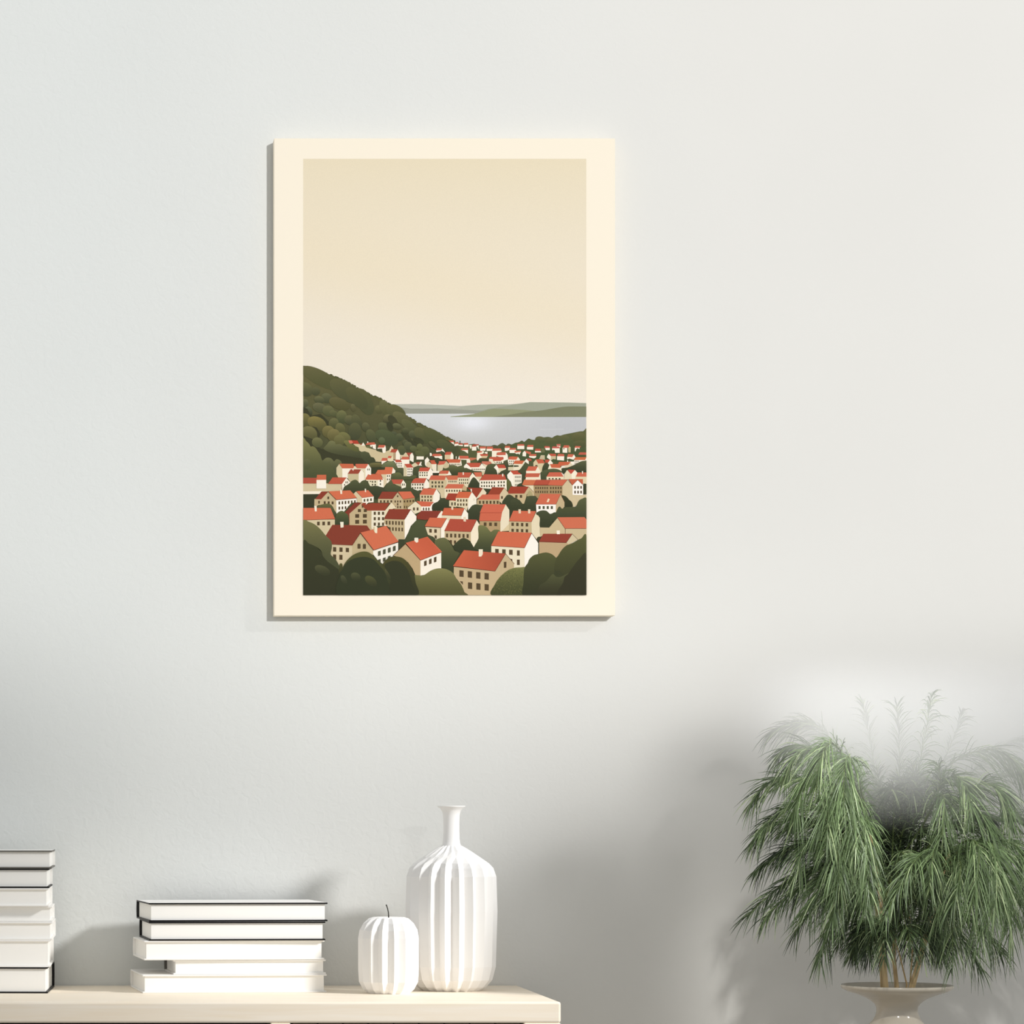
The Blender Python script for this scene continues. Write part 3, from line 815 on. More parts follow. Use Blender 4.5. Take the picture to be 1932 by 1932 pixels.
# ------------------------------------------------------------------ poster
PD = 0.028
pk = sc(PD)
PC = P((517 + 1160.5)/2, (261 + 1161.5)/2, 0)
pz0 = P(0, (261 + 1161.5)/2, PD).z
poster = empty('poster', (P((517+1160.5)/2, 0, PD).x, 0, pz0))
tag(poster, 'unframed cream bordered poster of red roofed village by the sea, hung on wall', 'poster')
pcx, pcy = (517 + 1160.5)/2, (261 + 1161.5)/2
hw, hh = (1160.5 - 517)/2*pk, (1161.5 - 261)/2*pk
bm = bmesh.new(); box(bm, -hw, hw, -PD, -0.0035, -hh, hh, 0, 0.0006, 1)
obj('paper_board', bm, M_paper, poster)
bm = bmesh.new(); box(bm, -hw*0.8, hw*0.8, -0.0036, 0.0, -hh*0.85, hh*0.85)
obj('hanging_batten', bm, M_dark, poster)

CROP = {'r': (0, 0, 1.0), 'h1': (570, 685, 1811/150), 'h2': (710, 735, 1932/150), 's1': (850, 745, 1932/260)}
for i, x in enumerate((570, 700, 830, 970)):
    CROP['u%d' % (i+1)] = (x, 820, 1803/140); CROP['l%d' % (i+1)] = (x, 960, 1610/140)
INK = {'w': 'FDF1DB', 'o': 'D0664A', 'r': 'B9523B', 'k': '57513A', 'w2': '5B4A33', 'w3': '56553F'}
def ink(c):
    c = lin(INK.get(c, c)); g = 0.2126*c[0] + 0.7152*c[1] + 0.0722*c[2]
    return tuple(v + (g - v)*0.09 for v in c)
RX0, RX1, RY0, RY1 = 572.0, 1106.2, 299.6, 1123.0

def clip_half(pts, ax, lim, keep_less):
    out = []
    n = len(pts)
    for i in range(n):
        a, b = pts[i], pts[(i+1) % n]
        ia = (a[ax] <= lim) if keep_less else (a[ax] >= lim)
        ib = (b[ax] <= lim) if keep_less else (b[ax] >= lim)
        if ia: out.append(a)
        if ia != ib:
            t = (lim - a[ax]) / (b[ax] - a[ax])
            out.append((a[0] + (b[0]-a[0])*t, a[1] + (b[1]-a[1])*t))
    return out
def clip(pts, x0=RX0, x1=RX1, y0=RY0, y1=RY1):
    for ax, lim, less in ((0, x0, False), (0, x1, True), (1, y0, False), (1, y1, True)):
        if len(pts) < 3: return []
        pts = clip_half(pts, ax, lim, less)
    q = []
    for p in pts:
        if not q or abs(p[0]-q[-1][0]) + abs(p[1]-q[-1][1]) > 1e-4: q.append(p)
    if len(q) > 2 and abs(q[0][0]-q[-1][0]) + abs(q[0][1]-q[-1][1]) < 1e-4: q.pop()
    return q if len(q) > 2 else []
def crom(pts, k=5):
    out = []; n = len(pts)
    for i in range(n):
        p0, p1, p2, p3 = pts[i-1], pts[i], pts[(i+1) % n], pts[(i+2) % n]
        for j in range(k):
            t = j/k
            out.append(tuple(0.5*((2*p1[a]) + (-p0[a]+p2[a])*t + (2*p0[a]-5*p1[a]+4*p2[a]-p3[a])*t*t + (-p0[a]+3*p1[a]-3*p2[a]+p3[a])*t**3) for a in (0, 1)))
    return out
def mixc(a, b, t): return tuple(a[i] + (b[i]-a[i])*t for i in range(3))

ELEMS = []          # each: list of (pts, colours)
def flat(pts, c):
    q = clip(pts)
    if q: ELEMS.append([(q, [c]*len(q))])
def graded(pts, ctop, cbot, n=6, ease=1.7):
    y0 = min(p[1] for p in pts); y1 = max(p[1] for p in pts)
    q = clip(pts)
    if not q: return
    f = lambda y: mixc(ctop, cbot, 1 - (1 - min(max((y-y0)/(y1-y0), 0), 1))**ease)
    el = []
    for i in range(n):
        a, b = y0 + (y1-y0)*i/n, y0 + (y1-y0)*(i+1)/n
        s = clip(q, -1e5, 1e5, a, b)
        if s: el.append((s, [f(p[1]) for p in s]))
    if el: ELEMS.append(el)
def stroke(pts, w, c):
    el = []
    for a, b in zip(pts, pts[1:]):
        dx, dy = b[0]-a[0], b[1]-a[1]; l = math.hypot(dx, dy) or 1
        nx, ny = -dy/l*w/2, dx/l*w/2
        q = clip([(a[0]+nx, a[1]+ny), (b[0]+nx, b[1]+ny), (b[0]-nx, b[1]-ny), (a[0]-nx, a[1]-ny)])
        if q: el.append((q, [c]*len(q)))
    if el: ELEMS.append(el)
def wins(q, nx, ny, c, kx=0.95, ky=0.75):
    el = []
    wx = 1/(nx + (nx-1)*kx); wy = 1/(ny + (ny-1)*ky)
    def at(u, v):
        a = (q[0][0]+(q[1][0]-q[0][0])*u, q[0][1]+(q[1][1]-q[0][1])*u)
        b = (q[3][0]+(q[2][0]-q[3][0])*u, q[3][1]+(q[2][1]-q[3][1])*u)
        return (a[0]+(b[0]-a[0])*v, a[1]+(b[1]-a[1])*v)
    for i in range(nx):
        for j in range(ny):
            u, v = i*wx*(1+kx), j*wy*(1+ky)
            p = clip([at(u, v), at(u+wx, v), at(u+wx, v+wy), at(u, v+wy)])
            if p: el.append((p, [c]*len(p)))
    if el: ELEMS.append(el)
def gridfn(x0, x1, y0, y1, nx, ny, fn):
    el = []
    for i in range(nx):
        for j in range(ny):
            a, b = x0+(x1-x0)*i/nx, x0+(x1-x0)*(i+1)/nx
            c, d = y0+(y1-y0)*j/ny, y0+(y1-y0)*(j+1)/ny
            q = [(a, c), (b, c), (b, d), (a, d)]
            el.append((q, [fn(*p) for p in q]))
    ELEMS.append(el)

def sky(x, y):
    t = min(max((y-300)/460, 0), 1)
    c = mixc(lin('EEE0C3'), lin('F5EBDC'), t**0.9)
    g = math.exp(-((y-545-0.25*(x-840))/90)**2)*0.45
    c = mixc(c, lin('F2E2C2'), g)
    return c
gridfn(RX0, RX1, RY0, 785, 8, 24, sky)
def sea(x, y):
    c = mixc(lin('DBDBDB'), lin('C9C8C6'), min(max((y-780)/60, 0), 1))
    c = mixc(c, lin('C3C3C5'), min(max((x-900)/160, 0), 1)*0.8)
    g = math.exp(-((x-892)/32)**2 - ((y-797)/15)**2)
    c = mixc(c, lin('EDEDF2'), g)
    return c
rnd = random.Random(5)
for line in ART.strip().splitlines():
    if line.startswith('#'): continue
    tk = line.split()
    if tk[0] == 'SEA':
        gridfn(720, RX1, 780.6, 850, 30, 10, sea); continue
    if tk[0] == 'BUMPS':
        ox, oy, k = CROP['h1']
        ridge = [(25,85),(330,190),(610,265),(880,380),(1130,500),(1250,565),(1560,735),(1800,830),(2080,1010),(2400,1230),(2700,1410),(3190,1650),(3480,1800)]
        for a, b in zip(ridge, ridge[1:]):
            n = max(2, int(math.hypot(b[0]-a[0], b[1]-a[1])/48))
            for i in range(n):
                t = (i + rnd.random()*0.5)/n
                x, y, r = a[0]+(b[0]-a[0])*t, a[1]+(b[1]-a[1])*t, rnd.uniform(20, 46)
                pts = [(ox+(x+r*1.15*math.cos(q*0.6))/k, oy+(y+8+r*math.sin(q*0.6))/k) for q in range(10)]
                graded(pts, lin('55563A'), lin('66633E'), 2)
        continue
    if tk[0] == 'ROOFLINES':
        ox, oy, k = CROP['l2']
        for i in range(1, 19):
            t = i/19
            a = (770+(1222-770)*t, 738+(612-738)*t); b = (1090+(1532-1090)*t, 1108+(938-1108)*t)
            stroke([(ox+a[0]/k, oy+a[1]/k), (ox+b[0]/k, oy+b[1]/k)], 0.55, lin('C4563B'))
        continue
    if tk[0] == 'DOTS':
        ox, oy, k = CROP['l3']
        el = []
        for i in range(700):
            x, y = rnd.uniform(1150, 1850), rnd.uniform(1290, 1860)
            if ((x-1650)/510)**2 + ((y-1900)/610)**2 > 0.97: continue
            r = rnd.uniform(0.35, 0.6)
            c = lin(rnd.choice(['8A854F', '6A6A42', '454A30', '3F442D']))
            px, py = ox+x/k, oy+y/k
            q = clip([(px+r*math.cos(a), py+r*math.sin(a)) for a in (0.3, 1.4, 2.6, 3.9, 5.2)])
            if q: el.append((q, [c]*len(q)))
        ELEMS.append(el); continue
    if tk[0] in ('G', 'G4'):
        mode, c1, c2, cr_, rest = tk[0], tk[1], tk[2], tk[3], tk[4:]
    else:
        cr_, mode = tk[0], tk[1]; rest = tk[2:]
    ox, oy, k = CROP[cr_]
    T = lambda s: (ox + float(s.split(',')[0])/k, oy + float(s.split(',')[1])/k)
    if mode == 'G':
        graded([T(s) for s in rest], ink(c1), ink(c2), 8, 1.2)
    elif mode == 'G4':
        q = [T(s) for s in rest]; a, b = ink(c1), ink(c2)
        ELEMS.append([(q, [a, b, mixc(a, b, 0.8), a])])
    elif mode == 'P':
        flat([T(s) for s in rest[1:]], ink(rest[0]))
    elif mode == 'B':
        graded(crom([T(s) for s in rest[2:]]), ink(rest[0]), ink(rest[1]))
    elif mode == 'E':
        cx, cy = T(rest[2]); rx, ry = [float(v)/k for v in rest[3].split(',')]; a = math.radians(float(rest[4]))
        pts = []
        for q in range(28):
            w = 2*math.pi*q/28; x, y = rx*math.cos(w), ry*math.sin(w)
            pts.append((cx + x*math.cos(a) - y*math.sin(a), cy + x*math.sin(a) + y*math.cos(a)))
        a_, b_ = ink(rest[0]), ink(rest[1])
        graded(pts, mixc(a_, b_, 0.18 if cr_[0] == 'h' else 0.0), b_, 6, 1.5)
    elif mode == 'S':
        stroke([T(s) for s in rest[2:]], float(rest[1])/k, ink(rest[0]))
    elif mode == 'W':
        wins([T(s) for s in rest[1:5]], int(rest[5]), int(rest[6]), ink(rest[0]))

# stack the inks: a shape lies one film higher than the highest ink it overprints
verts, faces, cols, done = [], [], [], []
FILM = 0.000015
for el in ELEMS:
    bx = (min(p[0] for q, _ in el for p in q), max(p[0] for q, _ in el for p in q),
          min(p[1] for q, _ in el for p in q), max(p[1] for q, _ in el for p in q))
    lv = 1
    for b2, l2 in done:
        if l2 >= lv and b2[0] < bx[1] and b2[1] > bx[0] and b2[2] < bx[3] and b2[3] > bx[2]: lv = l2 + 1
    done.append((bx, lv))
    for q, cl in el:
        i0 = len(verts)
        for p in q: verts.append(((p[0]-pcx)*pk, -PD - 0.00005 - FILM*lv, (pcy-p[1])*pk))
        area = sum(q[i][0]*q[(i+1) % len(q)][1] - q[(i+1) % len(q)][0]*q[i][1] for i in range(len(q)))
        idx = list(range(i0, i0+len(q)))
        faces.append(idx if area < 0 else idx[::-1]); cols += cl
print('PRINT shapes', len(ELEMS), 'verts', len(verts), 'levels', max(l for _, l in done))
me = bpy.data.meshes.new('printed_picture'); me.from_pydata(verts, [], faces)
at = me.color_attributes.new('ink', 'FLOAT_COLOR', 'POINT')
at.data.foreach_set('color', [v for c in cols for v in (*c, 1.0)])
me.materials.append(M_print)
o = link('printed_picture', me, poster)
o['label'] = 'printed village of red roofed houses on a green hillside above a grey sea'

# ------------------------------------------------------------------ sideboard
FD = 0.40
kf = sc(FD)
XR = (1058 - VX)*kf; XL = -0.86
slab = 40*kf
side = empty('sideboard', ((XL+XR)/2, -FD/2-0.002, 0))
tag(side, 'pale ash wood sideboard with slatted and dark doors standing against the wall', 'sideboard')
cx0 = (XL+XR)/2
def sb(name, x0, x1, y0, y1, z0, z1, m, parent=None, bev=0.002):
    bm = bmesh.new(); box(bm, x0-cx0, x1-cx0, y0+FD/2, y1+FD/2, z0, z1, 0, bev)
    return obj(name, bm, m, parent or side)
BZ = 0.20
xd0, xd1 = (510-VX)*kf, (548-VX)*kf
xp0 = (988-VX)*kf
sb('top_board', XL, XR, -FD, 0.0, TOP-slab, TOP, M_wood, bev=0.003)
sb('side_panel', xp0, XR, -FD, 0.0, BZ, TOP-slab, M_wood)
sb('side_panel', XL, XL+0.049, -FD, 0.0, BZ, TOP-slab, M_wood)
sb('divider', xd0, xd1, -FD, -0.02, BZ+0.03, TOP-slab, M_wood)
sb('bottom_board', XL+0.049, xp0, -FD, 0.0, BZ, BZ+0.03, M_wood)
sb('back_panel', XL+0.049, xp0, -0.02, 0.0, BZ+0.03, TOP-slab, M_dark, bev=0)
for a, b in ((XL+0.052, (XL+0.049+xd0)/2-0.0015), ((XL+0.049+xd0)/2+0.0015, xd0-0.003)):
    dr = sb('door', a, b, -FD+0.006, -FD+0.026, BZ+0.034, TOP-slab-0.0012, M_dark, bev=0.001)
    bm = bmesh.new(); tube(bm, [Vector((b-cx0-0.03, -FD/2-0.014, 0.48)), Vector((b-cx0-0.03, -FD/2-0.014, 0.58))], [0.004]*2, 10)
    for z in (0.49, 0.57): tube(bm, [Vector((b-cx0-0.03, -FD/2-0.014, z)), Vector((b-cx0-0.03, -FD/2+0.008, z))], [0.003]*2, 8)
    obj('handle', bm, M_black, dr)
fr = sb('slatted_door', xd1+0.003, xp0-0.003, -FD+0.020, -FD+0.026, BZ+0.034, TOP-slab-0.0012, M_dark, bev=0)
n = 9; w = (xp0 - xd1 - 0.006)/n
for i in range(n):
    sb('slat', xd1+0.003+i*w+0.0012, xd1+0.003+(i+1)*w-0.0012, -FD+0.006, -FD+0.0202, BZ+0.034, TOP-slab-0.0012, M_slat, fr, 0.001)
for x in (XL+0.06, XR-0.06):
    for y in (-FD+0.05, -0.05):
        bm = bmesh.new(); tube(bm, [Vector((x-cx0, y+FD/2, BZ+0.002)), Vector((x-cx0, y+FD/2, 0.0))], [0.022, 0.014], 16)
        obj('leg', bm, M_wood, side, True)

# ------------------------------------------------------------------ books
def make_book(name, L, W, T, cover, edge, spine, board=0.0022, ov=0.0035):
    root = empty(name, (0, 0, 0))
    bm = bmesh.new()
    box(bm, 0, L, 0, W, 0, board, 0, 0.0005, 1)
    box(bm, 0, L, 0, W, T-board, T, 0, 0.0005, 1)
    # rounded spine along the back
    n = 8; a = []
    for i in range(n+1):
        t = i/n; z = T*t; y = W + 0.005*math.sin(math.pi*t)
        a.append((y, z))
    outer = [[bm.verts.new((x, y, z)) for y, z in a] for x in (0, L)]
    inner = [[bm.verts.new((x, W-0.003, z)) for y, z in a] for x in (0, L)]
    for i in range(n):
        for q in ((outer[0][i], outer[0][i+1], outer[1][i+1], outer[1][i]), (inner[0][i], inner[1][i], inner[1][i+1], inner[0][i+1]),
                  (outer[0][i], inner[0][i], inner[0][i+1], outer[0][i+1]), (outer[1][i], outer[1][i+1], inner[1][i+1], inner[1][i])):
            f = bm.faces.new(q); f.material_index = 2
    bmesh.ops.recalc_face_normals(bm, faces=bm.faces)
    for f in bm.faces:
        if f.material_index == 2: continue
        c = f.calc_center_median()
        f.material_index = 0 if (abs(f.normal.z) > 0.9 and (c.z > T-1e-4 or c.z < 1e-4)) else 1
    obj('cover', bm, [cover, edge, spine], root)
    bm = bmesh.new()
    box(bm, ov, L-ov, ov, W-0.0032, board+0.00002, T-board-0.00002, 0)
    # fore edge slightly hollowed like a real book block
    obj('page_block', bm, M_page, root)
    return root
kb = sc(0.203)
def book_stack(rows, right_aligned):
    z = TOP
    for (T_px, x_px, L, W, deg, dd, cv, ed, sp, label, grp) in rows:
        T = T_px*kb
        r = make_book('book', L, W, T, cv, ed, sp)
        a = math.radians(deg)
        x = (x_px - VX)*sc(dd)
        if right_aligned: x -= L*math.cos(a); 
        y = -dd - (L*math.sin(a) if right_aligned else 0)
        r.location = (x, y, z); r.rotation_euler = (0, 0, a)
        tag(r, label, 'book', grp)
        z += T + 0.00005
g2 = 'books in the lower stack between the tall stack and the vases'
book_stack([
    (34.6, 269, 0.2605, 0.165, 5.0, 0.204, M_cover, M_cover, M_cover, 'white hardcover book at the bottom of the five book stack', g2),
    (27.6, 327, 0.2160, 0.120, 4.5, 0.197, M_cover, M_cover, M_grey, 'short thin white book set back second from the bottom of the five book stack', g2),
    (36.6, 272, 0.2550, 0.150, 5.0, 0.204, M_cover, M_cover, M_cover, 'white hardcover book in the middle of the five book stack', g2),
    (35.8, 281, 0.2490, 0.150, 4.0, 0.204, M_cover, M_black, M_black, 'black edged hardcover book second from the top of the five book stack', g2),
    (35.6, 281, 0.2530, 0.160, 5.2, 0.204, M_cover, M_black, M_black, 'white topped book with black spine on top of the five book stack', g2),
], False)
g1 = 'books in the taller stack at the left end of the sideboard'
book_stack([
    (49.3, 90, 0.270, 0.170, -2.6, 0.206, M_cover, M_black, M_black, 'thick black spined book at the bottom of the seven book stack', g1),
    (51.0, 95, 0.262, 0.170, -1.0, 0.204, M_cover, M_cover, M_cover, 'thickest white book second from the bottom of the seven book stack', g1),
    (34.0, 99, 0.270, 0.165, -1.0, 0.204, M_cover, M_cover, M_cover, 'white book third from the bottom of the seven book stack', g1),
    (29.0, 99, 0.255, 0.150, -0.6, 0.192, M_cover, M_cover, M_cover, 'thin white book at the middle of the seven book stack', g1),
    (34.8, 92, 0.262, 0.165, -1.2, 0.204, M_cover, M_cover, M_cover, 'white book third from the top of the seven book stack', g1),
    (37.0, 93, 0.265, 0.165, -1.0, 0.204, M_cover, M_black, M_cover, 'dark edged white book second from the top of the seven book stack', g1),
    (34.0, 98, 0.270, 0.165, -1.0, 0.204, M_cover, M_grey, M_cover, 'grey edged white book on top of the seven book stack', g1),
], True)

# ------------------------------------------------------------------ pleated vases
def pleated(bm, rows, n, phase):
    """rows: (z, ridge radius, valley radius); the ridges and valleys alternate round the pot"""
    rings = []
    for z, ro, ri in rows:
        if ro < 1e-6: rings.append([bm.verts.new((0, 0, z))]); continue
        rings.append([bm.verts.new(((ro if i % 2 == 0 else ri)*math.cos(phase+math.pi*i/n), (ro if i % 2 == 0 else ri)*math.sin(phase+math.pi*i/n), z)) for i in range(2*n)])
    for a, b in zip(rings, rings[1:]):
        for i in range(2*n):
            j = (i+1) % (2*n)
            if len(a) == 1: bm.faces.new((a[0], b[j], b[i]))
            elif len(b) == 1: bm.faces.new((a[i], a[j], b[0]))
            else: bm.faces.new((a[i], a[j], b[j], b[i]))
VD = 0.13
kv = sc(VD)
vx = (851.5-VX)*kv
vz = lambda py: TOP + (1869.5-py)*kv
vase = empty('tall_pleated_vase', (vx, -VD, TOP))
tag(vase, 'tall white pleated bottle vase with narrow flared neck standing on the sideboard', 'vase')
bm = bmesh.new()
rows = [(0, 0, 0), (0.0, 50, 47), (0.0, 55, 49), (7, 66, 57.5), (21, 77.5, 67.5), (46, 84, 73), (150, 87, 75.5), (215, 85, 73.5), (231, 79.5, 68), (240, 71, 64), (252, 52, 53), (262, 34, 38), (270, 22, 25), (274, 16.2, 17), (274, 0, 0)]
rows = [(max(z, 0)*kv, a*kv, b*kv) for z, a, b in rows]
pleated(bm, rows, 20, math.radians(-90 + 3.0))
o = obj('pleated_body', bm, M_ceramic, vase)
bm = bmesh.new()
prof = [(0, 268), (19, 268), (18.4, 272), (16.5, 278), (15.4, 286), (15, 300), (15, 318), (15.6, 330), (17.5, 338), (21, 343), (25.6, 346.2), (26.3, 347.4), (25.5, 348.2), (22, 346.5), (17, 340), (13.5, 330), (12.8, 300), (12.5, 280), (0, 280)]
lathe(bm, [(r*kv, z*kv) for r, z in prof], 48)
obj('neck', bm, M_ceramic, vase, True)

GD = 0.20
kg = sc(GD)
gourd = empty('pleated_apple_pot', ((733-VX)*kg, -GD, TOP))
tag(gourd, 'small white pleated apple shaped ornament with dark stalk beside the tall vase', 'ornament')
bm = bmesh.new()
rows = [(0, 0, 0), (0, 34, 31), (0, 40, 36), (8, 49, 42.5), (22, 56.5, 49), (46, 58, 50), (104, 58, 50), (119, 55.5, 47.5), (132, 48, 41), (141, 38, 33), (143.5, 30, 29), (141.5, 16, 17), (138, 5, 5), (138, 0, 0)]
pleated(bm, [(z*kg, a*kg, b*kg) for z, a, b in rows], 16, math.radians(-90 + 5))
obj('pleated_body', bm, M_ceramic, gourd)
bm = bmesh.new()
pts = [Vector((x*kg, 0, z*kg)) for x, z in ((0, 136), (0.3, 146), (-0.3, 153), (-1.6, 159), (-3.2, 164), (-4.4, 167))]
tube(bm, pts, [1.5*kg, 1.1*kg, 1.0*kg, 1.0*kg, 1.1*kg, 1.4*kg], 10)
obj('stalk', bm, M_stem, gourd, True)

# ------------------------------------------------------------------ floor vase
PDP = 0.30
kp = sc(PDP)
px0 = (1692.5-VX)*kp
rimz = P(0, 1858.5, PDP).z
fv = empty('floor_vase', (px0, -PDP, 0))
tag(fv, 'glossy cream floor vase with wide flared rim holding the green palm', 'vase')
zf = lambda py: P(0, py, PDP).z
bm = bmesh.new()
prof = [(0, 0.0), (0.070, 0.0), (0.078, 0.006), (0.10, 0.10), (0.118, 0.25), (0.122, 0.38), (0.112, 0.52), (0.088, 0.63), (0.062, 0.70)]
prof += [(r*kp, zf(y)) for r, y in ((60, 1948), (51.5, 1932), (44.5, 1924.5), (40, 1916), (38, 1908), (38.6, 1900), (42, 1894), (47.5, 1889), (57, 1883), (74, 1876.5), (92, 1870.5), (101, 1866), (103.6, 1862.5), (103.8, 1859.5), (102.5, 1858), (100, 1859.5), (80, 1870), (56, 1880), (42, 1892), (36, 1905), (38, 1918))]
prof += [(0.03, 0.765), (0.0, 0.765)]
lathe(bm, prof, 96)
obj('vase_body', bm, M_glaze, fv, True)
soilz = 0.765

# ------------------------------------------------------------------ palm
palm = empty('potted_palm', (px0, -PDP, soilz))
tag(palm, 'bushy dark green feathery palm with tan canes growing in the cream floor vase', 'plant')
def wl(px, py, d): return P(px, py, d) - Vector((px0, -PDP, soilz))
def cane(pts, r0, r1, m, nm='cane'):
    bm = bmesh.new()
    q = []
    for a, b in zip(pts, pts[1:]):
        for i in range(6): q.append(a.lerp(b, i/6))
    q.append(pts[-1])
    tube(bm, q, [(r0+(r1-r0)*i/(len(q)-1))*(1.08 if i % 6 == 0 else 1.0) for i in range(len(q))], 12)
    return obj(nm, bm, m, palm, True)
base = 0.0
def foot(px, d): v = wl(px, 1880, d); v.z = 0.0; v.x *= 0.35; v.y *= 0.4; return v
cane([foot(1674, .31), wl(1671, 1862, .31), wl(1667, 1805, .31), wl(1662, 1700, .31), wl(1640, 1560, .33)], 0.0042, 0.0022, M_cane)
cane([foot(1668, .29), wl(1665, 1860, .285), wl(1661, 1800, .28), wl(1652, 1700, .27)], 0.0032, 0.002, M_cane)
cane([foot(1694, .29), wl(1692, 1862, .28), wl(1686, 1805, .27), wl(1690, 1690, .26), wl(1700, 1500, .26)], 0.0034, 0.002, M_cane)
cane([foot(1715, .31), wl(1720, 1862, .31), wl(1737, 1800, .315), wl(1754, 1735, .32), wl(1790, 1610, .33)], 0.0040, 0.002, M_cane)
cane([foot(1720, .30), wl(1724, 1858, .295), wl(1744, 1785, .29), wl(1765, 1720, .28), wl(1800, 1600, .28)], 0.0028, 0.0018, M_cane)
cane([foot(1706, .30), wl(1711, 1858, .30), wl(1697, 1800, .30), wl(1680, 1750, .31)], 0.0012, 0.0009, M_cane)
cane([foot(1712, .30), wl(1717, 1858, .29), wl(1722, 1790, .29), wl(1716, 1730, .28)], 0.0012, 0.0009, M_cane)

fr_rng = random.Random(21)
def frond(b, m, t, n=120, lmax=0.058, droop=0.75, light=0.5, bare=0.12, width=0.0015):
    """an arching midrib set with fine drooping leaflets"""
    R = fr_rng
    a, mm, c = wl(*b), wl(*m), wl(*t)
    rib = quad_bez(a, mm, c, 20)
    verts, faces, cols = [], [], []
    def strip(pts, ws, side, col):
        i0 = len(verts)
        for p, w in zip(pts, ws):
            verts.append(p - side*w*0.5); verts.append(p + side*w*0.5); cols.append(col); cols.append(col)
        for i in range(len(pts)-1):
            faces.append((i0+2*i, i0+2*i+1, i0+2*i+3, i0+2*i+2))
    for k in range(n):
        u = bare + (1-bare)*(k + R.random())/n
        f = u*19; i = min(int(f), 18); p = rib[i].lerp(rib[i+1], f-i)
        tg = (rib[i+1]-rib[i]).normalized()
        s1 = tg.cross(Vector((0, 0, 1)))
        s1 = s1.normalized() if s1.length > 1e-3 else Vector((1, 0, 0))
        s2 = s1.cross(tg)
        az = (0 if k % 2 else math.pi) + R.gauss(0, 0.75)
        side = s1*math.cos(az) + s2*math.sin(az)
        fwd = R.uniform(0.6, 1.0) + 0.5*u
        dr = (side*R.uniform(0.55, 0.95) + tg*fwd).normalized()
        ln = lmax*(0.45 + 0.75*math.sin(math.pi*min(u*0.72+0.2, 1.0)))*R.uniform(0.75, 1.15)
        dp = droop*R.uniform(0.6, 1.3)
        pts = [p + dr*(ln*q) + Vector((0, 0, -1))*(ln*dp*q*q) for q in (0, .25, .5, .75, 1.0)]
        for q in pts:
            wy = q.y - PDP
            if wy > -0.012: q.y = PDP - 0.012 - R.random()*0.004
            if q.z < 0.058 and math.hypot(q.x, q.y) < 0.085: q.z = 0.058 + R.random()*0.01
        w = width*R.uniform(0.7, 1.2)
        tv = (pts[2]-pts[1]).normalized()
        sd = tv.cross(Vector((R.uniform(-.6, .6), -1, R.uniform(-.3, .6)))).normalized()
        x = R.random()
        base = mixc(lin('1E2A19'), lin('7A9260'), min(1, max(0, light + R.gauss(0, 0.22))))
        if x > 0.90: base = mixc(base, lin('BDCE9A'), 0.75)  # pale leaflets at random, painted in as leaf highlights
        strip(pts, [w*.7, w, w*.9, w*.6, w*.08], sd, base)
    me = bpy.data.meshes.new('frond'); me.from_pydata(verts, [], faces)
    at = me.color_attributes.new('tone', 'FLOAT_COLOR', 'POINT')
    at.data.foreach_set('color', [v for c_ in cols for v in (*c_, 1.0)])
    me.materials.append(M_leaf)
    o = link('frond', me, palm)
    bm = bmesh.new(); tube(bm, rib, [0.0014 - 0.0011*i/19 for i in range(20)], 6)
    obj('midrib', bm, M_rib, o, True)
    return o
M_rib = mat('green_midrib', lin('6F7F4C'), 0.5, 0.3)
